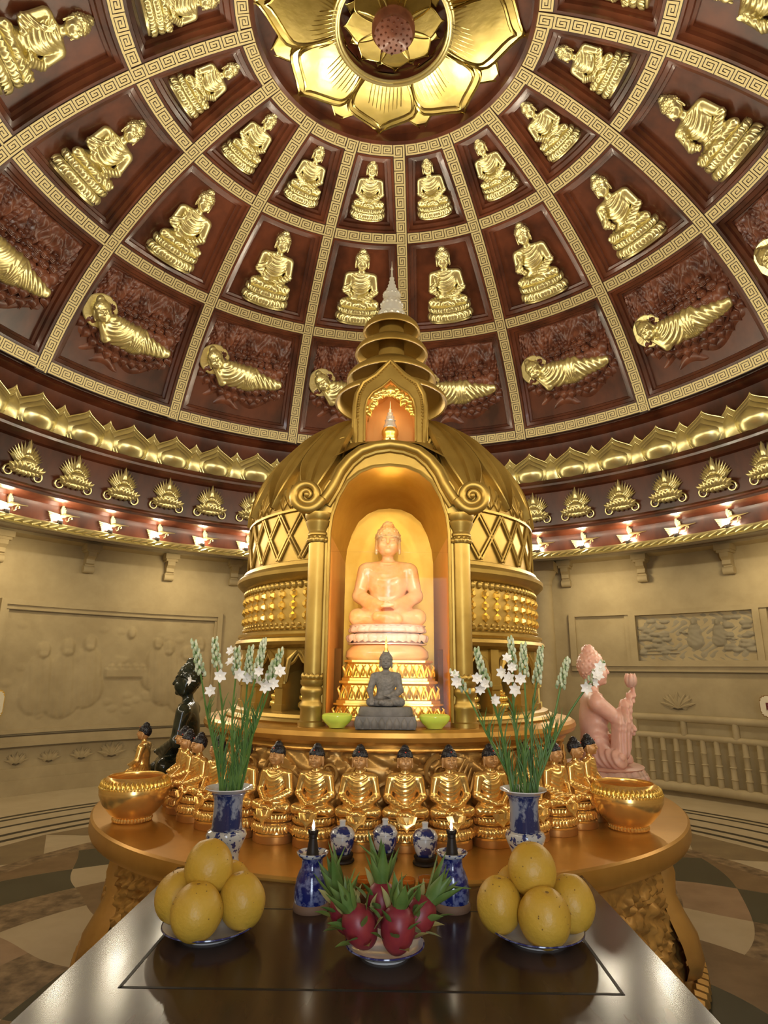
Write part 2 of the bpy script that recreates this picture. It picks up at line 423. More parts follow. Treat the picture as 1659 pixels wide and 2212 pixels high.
def lotus_pedestal(R, h, sy=.8, n=18, tiers=(('up', .62, 1.), ('down', .0, 1.05)), base=.12, mi=0, half=False):
    """a waisted lotus seat from z=0 to z=h with rows of pointed petals"""
    b = MB()
    b.lathe([(.001, 0), (R * .98, 0), (R * 1.0, h * base * .9), (R * .9, h * base), (R * .8, h * .5), (R * .86, h * .8), (R * .98, h * .96), (R * .93, h), (.001, h)], 36, mi, sx=1, sy=sy)
    a0, cnt = (0, n) if not half else (-PI * .5, n // 2 + 1)
    for kind, z, rr in tiers:
        for lay in (0, 1):
            for i in range(cnt):
                a = (i + .5 * lay) * 2 * PI / n + (a0 if half else 0)
                w = PI * R / n * 1.02
                hh = h * (.36 if kind == 'up' else .44)
                r = R * rr * (.86 - .03 * lay)
                p = Vector((r * math.sin(a), -r * math.cos(a) * sy, 0))
                if kind == 'up':
                    T = Tm((p.x, p.y, h * z - (0 if lay == 0 else -.03 * h)), rz=a) @ Tm(rx=-.3)
                    T = Tm((p.x, p.y, h * z), rz=a) @ Tm(rx=.42)
                else:
                    T = Tm((p.x, p.y, h * (z + base + .44)), rz=a) @ Tm(rx=-.45) @ Tm(s=(1, 1, -1))
                b.petal(w, hh, w * .55, T, mi, 4, 6, back=False, point=2.2)
    return b

# ------------------------------------------------------------------ dome
TH0, NR = .052, 16
DTH = 2 * PI / NR
SP = [(.979, 5.637), (1.692, 5.366), (2.476, 4.814), (3.100, 3.900)]
def dome(s, off=0.):
    """point (R, z) on the coffer face; s = 0..3 runs from the inner ring to the outer; off pushes outwards"""
    def L(s):
        r = z = 0.
        for i in range(4):
            w = 1.
            for j in range(4):
                if j != i: w *= (s - j) / (i - j)
            r += w * SP[i][0]; z += w * SP[i][1]
        return r, z
    r, z = L(s)
    if off:
        r2, z2 = L(s + .01); dr, dz = r2 - r, z2 - z; l = math.hypot(dr, dz)
        r += -dz / l * off; z += dr / l * off
    return r, z
def dpt(a, s, off=0.):
    r, z = dome(s, off); return polar(a, r, z)
def dframe(a, s, off=0.):
    p = Vector(dpt(a, s, off)); up = (Vector(dpt(a, s - .02)) - Vector(dpt(a, s + .02))).normalized()
    X = Vector((math.cos(a), -math.sin(a), 0)); Y = -(X.cross(up))
    M = Matrix((X, Y, up)).transposed().to_4x4(); M.translation = p
    return M
BW = .052                       # half width of a band
def arcs(s0, s1):               # arc length between two s
    n = 20; L = 0
    for i in range(n):
        a, b = dome(s0 + (s1 - s0) * i / n), dome(s0 + (s1 - s0) * (i + 1) / n)
        L += math.hypot(a[0] - b[0], a[1] - b[1])
    return L
def ds(s, d):                   # s after moving d along the profile
    return s + d / (arcs(s - .02, s + .02) / .04)
# recessed back boards
b = MB(); n = 96
prof = [dome(-.2 + 3.3 * i / 24, .075) for i in range(25)]
b.lathe(prof, n)
ceiling = struct(b.build('ceiling', 'wood', sharp=60))
# moulded coffer openings
b = MB()
STEP = [(0, 0), (.016, .0), (.022, .018), (.05, .026), (.056, .05), (.075, .056), (.08, .075)]
for k in range(NR):
    a0, a1 = TH0 + k * DTH, TH0 + (k + 1) * DTH
    for i in range(3):
        rings = []
        for ins, off in STEP:
            loop = []
            s0, s1 = ds(i, BW + ins), ds(i + 1, -BW - ins)
            def edge(sa, sb, side):
                for q in range(8):
                    s = sa + (sb - sa) * q / 8; r = dome(s)[0]; da = (BW + ins) / r
                    loop.append((a0 + da if side == 0 else a1 - da, s))
            def arc(s, A, B):
                da = (BW + ins) / dome(s)[0]
                A, B = (a0 + da, a1 - da) if A < B else (a1 - da, a0 + da)
                for q in range(8): loop.append((A + (B - A) * q / 8, s))
            arc(s0, 0, 1); edge(s0, s1, 1); arc(s1, 1, 0); edge(s1, s0, 0)
            rings.append([dpt(a, s, off) for a, s in loop])
        N = len(rings[0]); V = [p for r in rings for p in r]; F = []
        for j in range(len(rings) - 1):
            for q in range(N): F.append((j * N + q, j * N + (q + 1) % N, (j + 1) * N + (q + 1) % N, (j + 1) * N + q))
        b.add(V, F)
b.build('coffer_moulding', 'wood', ceiling, sharp=25)
# band faces: dark strips carrying the gold key pattern
b = MB(); g = MB()
def ringband(s):
    sa, sb = ds(s, -BW), ds(s, BW)
    b.lathe([dome(sa), dome(s), dome(sb)], 128)
def link(fn, cells):
    hw = .36
    for (x0, y0), (x1, y1) in cells:
        xa, xb, ya, yb = min(x0, x1), max(x0, x1), min(y0, y1), max(y0, y1)
        g.add([fn(xa + .5 - hw, ya + .5 - hw), fn(xb + .5 + hw, ya + .5 - hw), fn(xb + .5 + hw, yb + .5 + hw), fn(xa + .5 - hw, yb + .5 + hw)], [(0, 1, 2, 3)])
FRET = [((0, 0), (4.6, 0)), ((0, .6), (0, 4)), ((.6, 4), (4, 4)), ((4, 3.4), (4, 1)), ((3.4, 1), (1, 1)), ((1, 1.6), (1, 3)), ((1.6, 3), (3, 3)), ((3, 2.4), (3, 2)), ((2.4, 2), (2, 2))]
for s in range(4):
    ringband(s)
    for k in range(NR):
        a0 = TH0 + k * DTH; r = dome(s)[0]; a0 += BW / r; a1 = TH0 + (k + 1) * DTH - BW / r
        m = max(3, round((a1 - a0) * r / .106))
        for q in range(m):
            def fn(u, v): return dpt(a0 + (a1 - a0) * (q + u / 5) / m, ds(s, (2.5 - v) / 2.5 * (BW - .004)), -.003)
            link(fn, FRET)
for k in range(NR):
    a = TH0 + k * DTH
    A = []; B = []
    for q in range(61):
        s = -.06 + 3.11 * q / 60; w = BW / dome(s)[0]
        A.append(dpt(a - w, s)); B.append(dpt(a + w, s))
    b.strip(A, B)
    cuts = [-.055, 1, 2, 3.05]
    sa, sb = ds(0, -BW), ds(3, BW); m = round(arcs(sa, sb) / .106)
    ss = [sa]; tot = arcs(sa, sb) / m
    for q in range(m): ss.append(ds(ss[-1] + .0, tot) if q < m - 1 else sb)
    for q in range(m):
        def fn(u, v):
            s = ss[q] + (ss[q + 1] - ss[q]) * u / 5
            return dpt(a + (2.5 - v) / 2.5 * (BW - .004) / dome(s)[0], s, -.0045)
        link(fn, FRET)
b.build('key_pattern_band', 'inlay_dark', ceiling)
g.build('key_pattern_inlay', 'inlay', ceiling, smooth=False)

# centre medallion board and its moulding
b = MB()
b.lathe([(.02, 5.74), (.8, 5.74), (.9, 5.72), (.905, 5.65), (.925, 5.635), (.945, 5.65)], 96)
struct(b.build('trim_1', 'wood'))
t = thing('ceiling_lotus', 'great gilded lotus rosette at the crown of the dome', 'rosette', (0, 0, 5.72))
def place_petal(name, w, h, bul, r0, a, z, tilt, mats='rosette', **k):
    m = MB(); m.petal(w, h, bul, Tm((r0 * math.sin(a), r0 * math.cos(a), z), rz=-a) @ Tm(rx=-PI / 2 + tilt), nu=10, nv=14, **k)
    if w > .25:
        for f, d in ((.87, .012),): m.petal(w * f, h * (f * .9 + .08), bul * .8, Tm((r0 * math.sin(a), r0 * math.cos(a), z - d), rz=-a) @ Tm(rx=-PI / 2 + tilt), nu=10, nv=14, **k)
        for q in range(-4, 5): m.tube([((r0 + d) * math.sin(a + q * .07 * (1 - d)), (r0 + d) * math.cos(a + q * .07 * (1 - d)), z - .03 - bul * 1.05 * math.sin(PI * min(1, d / h * .86 + .14)) - d * tilt) for d in (.03, .08, .14, .19 - .012 * abs(q))], [.003, .0035, .003, .001], 5)
    return m.build(name, mats, t)
for k in range(8):
    a = (-7 + 45 * k) * D2R
    place_petal('petal', .13, .575, .05, .355, a + 22.5 * D2R, -.002, .02, belly=.62, point='ogee', base=.7, edge=.008)
    place_petal('petal', .262, .555, .12, .355, a, -.028, .05, belly=.6, point='ogee', base=.52, edge=.012)
m = MB()
for q in range(3):
    m.tube([(r * math.sin(x), r * math.cos(x), z) for x in [i * 2 * PI / 64 for i in range(65)] for r, z in [((.365, .378, .392)[q], (-.1, -.115, -.1)[q])]], .012, 8)
m.build('ring', 'pale_gold', t)
m = MB(); m.lathe([(.02, -.0), (.37, -.0), (.37, -.1)], 48); m.build('centre_board', 'wood', t)
for k in range(8):
    a = (3 + 45 * k) * D2R
    place_petal('inner_petal', .07, .235, .04, .1, a + 22.5 * D2R, -.05, .1, belly=.6, point='ogee', edge=.004)
    place_petal('inner_petal', .1, .235, .06, .1, a, -.08, .15, belly=.6, point='ogee', base=.6, edge=.005)
m = MB(); m.lathe([(.14, -.03), (.142, -.12), (.125, -.15), (.001, -.165)], 32)
rr = random.Random(3)
for k in range(40):
    q = .13 * math.sqrt((k + .5) / 40); a = k * 2.4; m.ball((q * math.sin(a), q * math.cos(a), -.152 - .01 * (1 - q / .13)), .0085, 6, 4, 1)
m.build('seed_pod', ['wood_carved', 'wood'], t)

# ------------------------------------------------------------------ cornice below the dome
b = MB()
b.lathe([dome(3.06), (3.15, 3.835), (3.13, 3.80), (3.16, 3.785), (3.20, 3.77), (3.215, 3.70), (3.215, 3.395), (3.19, 3.385), (3.13, 3.385), (3.125, 3.362), (3.145, 3.35), (3.15, 3.33), (3.18, 3.315), (3.2, 3.29), (3.235, 3.28),
         (3.27, 2.955), (3.23, 2.945), (3.215, 2.925), (3.235, 2.91), (3.24, 2.89), (3.275, 2.875), (3.31, 2.872), (3.375, 2.86), (3.395, 2.73), (3.39, 2.70)], 144)
struct(b.build('trim_2', 'wood', sharp=30))
b = MB()
b.lathe([(3.40, 2.708), (3.345, 2.708), (3.335, 2.70), (3.34, 2.682), (3.355, 2.662), (3.345, 2.65), (3.35, 2.638), (3.40, 2.636)], 144)
for i in range(0, 288):
    a = i * 2 * PI / 288
    b.tube([polar(a, 3.343, 2.66), polar(a + .012, 3.336, 2.674), polar(a + .022, 3.343, 2.69)], .007, 5)
struct(b.build('trim_3', 'pale_gold', sharp=30))
b = MB(); b.lathe([(3.35, 2.637), (3.42, 2.628), (3.5, 2.66), (4.36, 2.80)], 96)
struct(b.build('trim_4', 'wood'))

# lotus petal frieze
PH = 4.2 * D2R; ST = 7.5 * D2R
def petal_obj(name, w, h, bulge, layers):
    m = MB()
    for f, d, bl in layers:
        m.petal(w * f, h * (f * .96 + .02) if f < 1 else h, bulge * bl, Tm((0, -d, 0)), nu=14, nv=18, belly=.5, point='ogee', rim=.0, curl=.012, base=.74, edge=.0055 if f > .65 else 0)
    return m.mesh(name, 'pale_gold', sharp=50)
def side(i): return 'left' if i < 0 else 'right'
big = petal_obj('lotus_petal', .203, .31, .085, ((1, 0, .6), (.86, .016, .8), (.72, .03, 1.0))); small = petal_obj('small_lotus_petal', .12, .285, .05, ((1, 0, .5), (.8, .012, .7)))
for k in range(-11, 10):
    for nm, me, da, R, cat in (('lotus_petal', big, 0, 3.195, 'big'), ('small_lotus_petal', small, .5, 3.21, 'small')):
        a = PH + (k + da) * ST
        o = put(nm, me); o.matrix_basis = wallframe(a, R, 3.388) @ Tm(rx=.10)
        tag(o, ('broad' if cat == 'big' else 'small pointed') + ' gilded lotus petal in the frieze under the dome', 'petal', 'broad petals of the frieze' if cat == 'big' else 'small petals of the frieze')

def spiral0(cx, cz, R, a0, turns, sgn, n=26, r1=.12):
    return [(cx + R * (1 - (1 - r1) * i / n) * math.cos(a0 + sgn * turns * 2 * PI * i / n), cz + R * (1 - (1 - r1) * i / n) * math.sin(a0 + sgn * turns * 2 * PI * i / n)) for i in range(n + 1)]
# flaming lotus ornaments, cranes and uplights
def flaming_lotus():
    r = put('flaming_lotus', None)
    m = MB(); m.ball((0, -.045, .14), (.062, .045, .042), 18, 12); m.build('pearl', 'pale_gold', r)
    m = MB(); m.ball((0, -.035, .195), (.034, .03, .026), 14, 10); m.build('upper_pearl', 'pale_gold', r)
    m = MB()
    for lay, (L0, n, w, dy) in enumerate(((1., 15, .017, .0), (.78, 14, .018, .014), (.6, 11, .02, .024))):
        for i in range(n):
            t_ = -1 + 2 * i / (n - 1); an = t_ * 1.45
            L = L0 * (.115 + .06 * (1 - abs(t_)) ** 1.5)
            bx, bz = .045 * math.sin(an), .13 + .03 * math.cos(an)
            m.petal(w, L, .014, Tm((bx, -dy, bz), ry=an * (.72 if lay % 2 == 0 else .6)), nu=4, nv=6, point=1.3, belly=.3)
    m.petal(.026, .15, .022, Tm((0, -.02, .19)), nu=6, nv=8, point=1.4)
    m.build('flame_halo', 'pale_gold', r)
    m = MB()
    for i in range(9):
        t_ = (i - 4) / 4.
        m.petal(.03, .085, .024, Tm((.085 * t_, -.045 + .03 * abs(t_), .08), ry=t_ * 1.15, rx=.55), nu=5, nv=6)
    for i in range(7):
        t_ = (i - 3) / 3.
        m.petal(.03, .07, .024, Tm((.07 * t_, -.035, .085), ry=PI - t_ * 1.2, rx=-.5), nu=5, nv=6)
    m.build('lotus_cup', 'pale_gold', r)
    for s in (1, -1):
        m = MB(); P_ = [(s * x, -.012, z) for x, z in spiral0(.118, .05, .045, 1.9, 1.25, -1, 22, .35)]
        m.tube([(s * .05, -.012, .085), (s * .085, -.014, .1)] + P_, [.006, .008] + [.0085 - .0002 * i for i in range(len(P_))], 6)
        m.build('scroll', 'pale_gold', r)
    return r
fl = flaming_lotus()
def crane():
    r = put('crane_relief', None)
    m = MB(); m.tube([(-.02, -.015, .035), (.01, -.02, .045), (.035, -.018, .055), (.06, -.015, .058), (.085, -.012, .057), (.15, -.01, .062)], [.012, .02, .014, .009, .007, .0022], 8)
    m.build('body', 'pale_gold', r)
    m = MB()
    for i in range(5):
        m.prism([(-.0, .045 - .008 * i), (-.05, .052 - .01 * i), (-.125 + .008 * i, .06 - .017 * i), (-.118 + .008 * i, .048 - .017 * i), (-.05, .04 - .011 * i)], -.016 - .002 * (i % 2), -.002)
    m.build('tail', 'pale_gold', r)
    m = MB()
    for i in range(3):
        x = -.012 + .011 * i
        m.prism([(x, .05), (x - .012, .09), (x - .006, .125 - .014 * i), (x + .012, .127 - .014 * i), (x + .01, .09), (x + .016, .05)], -.02 + .003 * i, -.002)
    m.build('wing', 'pale_gold', r)
    m = MB(); m.tube([(.045, -.008, .0), (.06, -.008, .012), (.058, -.008, .03), (.068, -.008, .045), (.084, -.008, .042), (.086, -.008, .03), (.076, -.008, .026)], .0045, 6)
    m.build('cloud_curl', 'pale_gold', r)
    return r
cr = crane()
def uplight():
    r = put('uplight', None)
    m = MB(); m.lathe([(.001, 0), (.022, 0), (.024, .004), (.02, .03), (.017, .03)], 14); m.build('housing', 'iron', r)
    m = MB(); m.ball((0, 0, .031), (.0155, .0155, .008), 12, 6); m.build('lens', 'lens', r)
    return r
ul = uplight()
first = [True, True, True]
nl = nr = 0
for k in range(-10, 10):
    a = PH + k * ST; s_ = side(k + .5)
    if k < 0: i = -k - 3            # counted outwards from the shrine, first one in view
    else: i = k - 2
    lab = ['', ', under the flaming lotuses', ', at the crane band']
    if i in (0, 1, 2, 3, 4, 5, 6, 7):
        for j, (src, txt, cat, M) in enumerate(((fl, 'gilded flaming lotus ornament', 'ornament', wallframe(a, 3.258, 2.965) @ Tm(rx=.12)), (cr, 'gilded flying crane relief', 'crane relief', wallframe(a + .002, 3.378, 2.742) @ Tm(rx=.1)), (ul, 'small lit uplight', 'lamp', wallframe(a - .004, 3.352, 2.708) @ Tm(rx=.25)))):
            L = txt + ((' ' + ORD[i - 1] + ' from the shrine on the ' + s_) if i else ' just behind the shrine on the ' + s_) + lab[j]
            grp = ('flaming lotus ornaments', 'crane reliefs', 'uplights of the cornice')[j]
            if first[j]:
                first[j] = False; src.matrix_basis = M; tag(src, L, cat, grp)
            else:
                dup(src, L, mtx=M)
LAMPS = [PH + k * ST for k in range(48)]

# ------------------------------------------------------------------ relief Buddhas in the coffers
gm = ['pale_gold'] * 3
bm = buddha_meshes('coffer', gm, .0105, right='abhaya', folds=.011)
bm2 = buddha_meshes('coffer_lap', gm, .0105, right='lap', folds=.011)
def relief_buddha(bm, nm):
    r = put(nm, None)
    f = put('figure', bm['figure'], r, (0, 0, .27)); put('hair', bm['hair'], f)
    lotus_pedestal(.39, .29, .78, 20).build('lotus_pedestal', 'pale_gold', r)
    return r
pr1 = relief_buddha(bm, 'relief_buddha'); pr2 = relief_buddha(bm2, 'relief_buddha')
used = {}
for row in (0, 1):
    for k in range(-5, 5):
        a = TH0 + (k + .5) * DTH
        hgt = (.49, .70)[row]
        sm_ = row + .5 + (.02, .02)[row]
        M = dframe(a, sm_, (.045, .035)[row]) @ Tm((0, 0, -hgt / 2)) @ Tm(s=(hgt / 1.27, hgt / 1.27 * .62, hgt / 1.27))
        i = k + 1 if k >= 0 else -k
        L = 'gilded seated Buddha relief, %s panel %s of the centre rib, %s ring of the dome' % (ORD[i - 1], 'right' if k >= 0 else 'left', ('upper', 'lower')[row])
        src = pr1 if row == 1 else pr2
        if row not in used: used[row] = 1; src.matrix_basis = M; tag(src, L, 'relief figure', ('seated reliefs of the upper ring', 'seated reliefs of the lower ring')[row])
        else: dup(src, L, mtx=M)

# reclining reliefs on carved boards
def recline_sdf(X, Y, Z):
    d = capn(X, Y * 1.1, Z * .82, (-.19, 0, -.005), (.06, 0, -.015), .125, .115)
    d = smin(d, capn(X, Y * 1.1, Z * .88, (.04, 0, -.015), (.36, 0, -.02), .115, .062), .06)
    d = smin(d, ell(X, Y, Z, (.425, -.01, -.012), (.035, .04, .05)), .03)
    d = smin(d, capn(X, Y, Z, (-.25, -.03, .07), (.0, -.05, .055), .05, .04), .04)
    d = smin(d, capn(X, Y, Z, (.0, -.05, .055), (.17, -.05, .03), .035, .022), .03)
    lg = ramp(X, -.02, .1)
    ph_ = (1 - lg) * np.sqrt((X + .27) ** 2 + (Z - .13) ** 2) + lg * (Z * .55 + .75 * X + .02)
    fold = np.sin(ph_ * 135) * ramp(X, -.3, -.22) * ramp(-X, -.4, -.34)
    d = d + .0055 * fold
    d = smin(d, capn(X, Y, Z, (-.27, -.02, -.05), (-.25, -.05, -.13), .05, .04), .03)
    d = smin(d, capn(X, Y, Z, (-.25, -.05, -.13), (-.35, -.06, .0), .042, .026), .02)
    d = smin(d, capn(X, Y, Z, (-.28, -.01, .04), (-.33, -.01, .07), .045, .045), .03)
    hx, hz, c, s = X + .365, Z - .095, math.cos(-.5), math.sin(-.5)
    u, w = hx * c - hz * s, hx * s + hz * c
    d = smin(d, head_sdf(u * 1.36, Y * 1.36 + .08, w * 1.36 + .785) / 1.36, .01)
    hd = hair_sdf(u * 1.36, Y * 1.36 + .08, w * 1.36 + .785) / 1.36
    return np.minimum(d, hd)
rme = sdf_mesh('reclining_figure', recline_sdf, (-.54, -.22, -.22), (.49, .06, .28), .0085, 'pale_gold')
def reclining():
    r = put('reclining_buddha', None); put('figure', rme, r)
    m = MB(); m.lathe([(.001, .0), (.165, .0), (.171, .012), (.161, .02), (.001, .016)], 40, 0, Tm((-.375, .005, .1), rx=PI / 2))
    for i in range(30):
        a = i * 2 * PI / 30; m.tube([(-.375 + .09 * math.cos(a), -.013, .1 + .09 * math.sin(a)), (-.375 + .155 * math.cos(a), -.014, .1 + .155 * math.sin(a))], .005, 4)
    m.build('halo', 'pale_gold', r)
    return r
def carved_board():
    r = put('carved_board', None)
    nx, nz = 96, 88; W, H = .455, .44
    xs = np.linspace(-W, W, nx); zs = np.linspace(-H, H, nz); X, Z = np.meshgrid(xs, zs, indexing='ij')
    ph = 2.2 * np.sin(X * 9) + 1.3 * np.sin(X * 31 + 2)
    flame = .012 * np.abs(np.sin((X + .012 * np.sin(Z * 50 + ph)) * 70)) + .01 * np.sin(Z * 38 + ph * 2 + 6 * np.sin(X * 25))
    Yh = -(.012 + flame * ramp(Z, -.05, .05) + .018 * ramp(Z, .1, .4) + .01 * np.sin(Z * 40 + 3 * np.sin(X * 12)) * ramp(-np.abs(X), -.46, -.38) * ramp(-Z, -.05, .05))
    Yh = Yh * ramp(W - np.abs(X), 0, .015) * ramp(H - np.abs(Z), 0, .015)
    V = np.stack([X, Yh, Z], -1).reshape(-1, 3); F = [(i * nz + j, (i + 1) * nz + j, (i + 1) * nz + j + 1, i * nz + j + 1) for i in range(nx - 1) for j in range(nz - 1)]
    m = MB(); m.add(V, F); m.build('flame_ground', 'wood_carved', r, sharp=80)
    m = MB(); q = random.Random(5)
    for row, (z, n, sc) in enumerate(((.2, 8, .8), (.145, 8, .95), (.085, 6, 1.15))):
        for i in range(n):
            x = -.27 + .6 * (i + .5 * (row % 2)) / n + q.uniform(-.012, .012); z1 = z + q.uniform(-.012, .012) + .03 * math.sin(x * 5)
            m.ball((x, -.035 - .008 * row, z1), (.024 * sc, .026 * sc, .031 * sc), 9, 7)
            m.ball((x, -.06 - .008 * row, z1 - .002), (.007 * sc, .008 * sc, .01 * sc), 6, 4)
            m.ball((x, -.055 - .008 * row, z1 + .009), (.02 * sc, .01 * sc, .004), 6, 4)
            m.ball((x, -.028 - .008 * row, z1 - .06 * sc), (.045 * sc, .028, .045 * sc), 9, 6)
            for e in range(3): m.tube([(x - .03, -.05 - .008 * row, z1 - .05 * sc - .012 * e), (x, -.06 - .008 * row, z1 - .062 * sc - .012 * e), (x + .03, -.05 - .008 * row, z1 - .05 * sc - .012 * e)], .004, 4)
    for x, z in ((.3, .02), (.36, .06), (.25, .04), (.34, -.02)): m.ball((x, -.03, z), (.05, .03, .06), 9, 6)
    m.build('disciples_carving', 'wood_carved', r)
    m = MB()
    for lay in (0, 1):
        for i in range(11 + lay):
            t_ = -1 + 2 * (i + .5 * (1 - lay)) / 11.
            x = .41 * t_; z = -.16 - .09 * lay - .12 * math.cos(t_ * PI / 2) * .6 + .1 * abs(t_) ** 3
            m.petal(.044, .1, .03, Tm((x, -.02 - .012 * (1 - lay), z + .06), ry=PI - t_ * .55), nu=6, nv=8, point='ogee', belly=.4, edge=.004)
    for q_ in range(2):
        m.tube([(.4 * t_, -.03, -.11 - .08 * math.cos(t_ * PI / 2) + .17 * abs(t_) ** 4 - .1 * q_) for t_ in [i / 12 - 1 for i in range(25)]], .014, 6)
    m.ball((-.36, -.03, -.06), (.045, .035, .05), 10, 8)
    m.build('lotus_couch', 'wood_carved', r)
    return r
cb, rc = carved_board(), reclining()
for n_, k in enumerate(range(-4, 4)):
    a = TH0 + (k + .5) * DTH
    i = k + 1 if k >= 0 else -k
    w = '%s panel %s of the centre rib' % (ORD[i - 1], 'right' if k >= 0 else 'left')
    M = dframe(a, ds(2.5, -.0), .058) @ Tm(s=(.97, 1, .95))
    M2 = dframe(a, ds(2.5, .05), .012) @ Tm(s=(.85, .62, .85))
    L1 = 'dark carved wooden board with rows of disciples, ' + w; L2 = 'gilded reclining Buddha with halo, ' + w + ' of the lowest ring'
    if n_ == 0:
        cb.matrix_basis = M; tag(cb, L1, 'carved panel', 'carved boards of the lowest dome ring')
        rc.matrix_basis = M2; tag(rc, L2, 'relief figure', 'reclining reliefs of the dome')
    else: dup(cb, L1, mtx=M); dup(rc, L2, mtx=M2)

# ------------------------------------------------------------------ stone wall, corbels, reliefs, column, balustrade
WR = 4.35
b = MB()
b.lathe([(WR, ZF), (WR, 2.80)], 144)
struct(b.build('wall_back', 'stone'))
b = MB(); b.lathe([(WR - .10, 2.757), (WR - .10, 2.80), (WR, 2.80)], 128); b.lathe([(WR, 2.735), (WR - .10, 2.757)], 128)
struct(b.build('trim_5', 'stone'))
def warc(m, a0, a1, z0, z1, d0, d1, mi=0, n=None):
    """a block lying on the curved wall between two angles (degrees), its front d1 off the wall"""
    n = n or max(2, int(abs(a1 - a0)))
    V = []; F = []
    for i in range(n + 1):
        a = (a0 + (a1 - a0) * i / n) * D2R
        for d, z in ((d0, z0), (d1, z0), (d1, z1), (d0, z1)): V.append(polar(a, WR - d, z))
    for i in range(n):
        for k in range(4): F.append((i * 4 + k, i * 4 + (k + 1) % 4, i * 4 + 4 + (k + 1) % 4, i * 4 + 4 + k))
    F += [(0, 1, 2, 3), tuple(4 * n + k for k in (3, 2, 1, 0))]
    m.add(V, F, mi)
# plinth mouldings on the left, where no balustrade hides them
b = MB()
for z0, z1, d in ((.43, .56, .05), (.56, .66, .03), (.845, .88, .045), (.88, .935, .03)):
    warc(b, -100, 24, z0, z1, 0, d, n=80)
warc(b, -100, 24, .836, .845, 0, .046, 1, 80); warc(b, -100, 24, .93, .938, 0, .031, 1, 80)
struct(b.build('baseboard_left', ['stone', 'stone_dark']))
b = MB(); warc(b, 24, 100, .43, .5, 0, .05, n=50); struct(b.build('baseboard_right', 'stone'))

def corbel():
    r = put('stone_corbel', None)
    m = MB(); m.box(-.075, .075, -.16, .0, -.055, .0); m.box(-.062, .062, -.14, .0, -.08, -.055); m.build('cap_block', 'stone', r, smooth=False)
    m = MB(); prof = [(0, -.08), (-.13, -.08), (-.125, -.12), (-.085, -.15), (-.09, -.19), (-.06, -.2), (-.055, -.22), (0, -.22)]
    V = [(x, y, z) for x in (-.04, .04) for y, z in prof]; n = len(prof)
    m.add(V, [tuple(range(n)), tuple(range(n, 2 * n))[::-1]] + [(i, (i + 1) % n, n + (i + 1) % n, n + i) for i in range(n)])
    m.build('bracket', 'stone', r, smooth=False)
    m = MB(); m.tube([(-.05, -.04, -.245), (.05, -.04, -.245)], .04, 14); m.build('scroll', 'stone', r)
    return r
cc = corbel()
for n_, (a, L) in enumerate(((-56.5, 'at the left edge of the picture'), (-45.4, 'second from the left, above the wide relief panel'), (-34.4, 'third from the left, above the wide relief panel'), (-24.8, 'just left of the gilded shrine'), (27.6, 'beside the round stone column'), (38.5, 'above the small landscape relief, left end'), (49.6, 'above the small landscape relief, right end'))):
    M = wallframe(a * D2R, WR - .0, 2.75)
    L = 'stone scroll corbel ' + L
    if n_ == 0: cc.matrix_basis = M; tag(cc, L, 'corbel', 'stone corbels under the cornice')
    else: dup(cc, L, mtx=M)

def relief(name, a0, a1, z0, z1, bumps, parent, d0=-.0, mt='stone', n=110):
    """a carved field on the curved wall; bumps(u, v) gives relief height, u and v in metres from the lower left corner"""
    W = (a1 - a0) * D2R * WR; H = z1 - z0; nz = max(30, int(n * H / W))
    u, v = np.meshgrid(np.linspace(0, W, n), np.linspace(0, H, nz), indexing='ij')
    d = d0 + bumps(u, v, W, H)
    V = [polar(a0 * D2R + u[i, j] / WR, WR - d[i, j], z0 + v[i, j]) for i in range(n) for j in range(nz)]
    F = [(i * nz + j, (i + 1) * nz + j, (i + 1) * nz + j + 1, i * nz + j + 1) for i in range(n - 1) for j in range(nz - 1)]
    m = MB(); m.add(V, F); return m.build(name, mt, parent, sharp=80)
def blob(u, v, cx, cy, rx, ry, h):
    q = 1 - ((u - cx) / rx) ** 2 - ((v - cy) / ry) ** 2
    return h * np.sqrt(np.clip(q, 0, 1))
def folk(u, v, x, y, s, h=.03):
    d = blob(u, v, x, y + .62 * s, .07 * s, .085 * s, h) + blob(u, v, x, y + .3 * s, .15 * s, .3 * s, h * 1.1)
    return np.maximum(d, blob(u, v, x, y + .16 * s, .19 * s, .2 * s, h))
def bump_big(u, v, W, H):
    q = np.random.RandomState(4); d = np.zeros_like(u)
    for x, y, s in ((.62, .12, 1.0), (.82, .2, .95), (1.62, .2, .9), (1.82, .12, .95), (1.5, .34, .75), (1.95, .25, .9), (.4, .15, .9)):
        d = np.maximum(d, folk(u, v, x, y, s) + .004 * np.sin(u * 90 + v * 8) * (folk(u, v, x, y, s) > .01))
    d = np.maximum(d, .02 * ((np.abs(u - 1.2) < .2) & (np.abs(v - .5) < .045)))
    for i in range(5): d = np.maximum(d, blob(u, v, 1.06 + .075 * i, .56, .03, .03, .02))
    d = np.maximum(d, blob(u, v, 1.22, .9, .045, .06, .03))
    for i in range(40): d = np.maximum(d, blob(u, v, q.uniform(.1, W - .1), q.uniform(.05, H - .1), .05, .035, .008))
    return d + .002 * np.sin(u * 37) * np.sin(v * 31)
t = thing('stone_relief', 'wide carved stone relief panel with robed figures on the left wall', 'relief', polar(-40 * D2R, WR, 1.5))
ml = t.location
def rel(o): o.location = -Vector(ml); return o
rel(relief('carved_field', -54.6, -26.6, .99, 2.06, bump_big, t, .004, n=170))
m = MB()
for z0, z1, d in ((2.1, 2.15, .05), (2.06, 2.1, .03), (.955, .99, .03)): warc(m, -55.2, -26, z0, z1, 0, d)
for a0, a1, d in ((-55.2, -54.5, .05), (-26.7, -26, .05), (-54.5, -54.1, .03), (-27.1, -26.7, .03)): warc(m, a0, a1, .955, 2.1, 0, d, n=2)
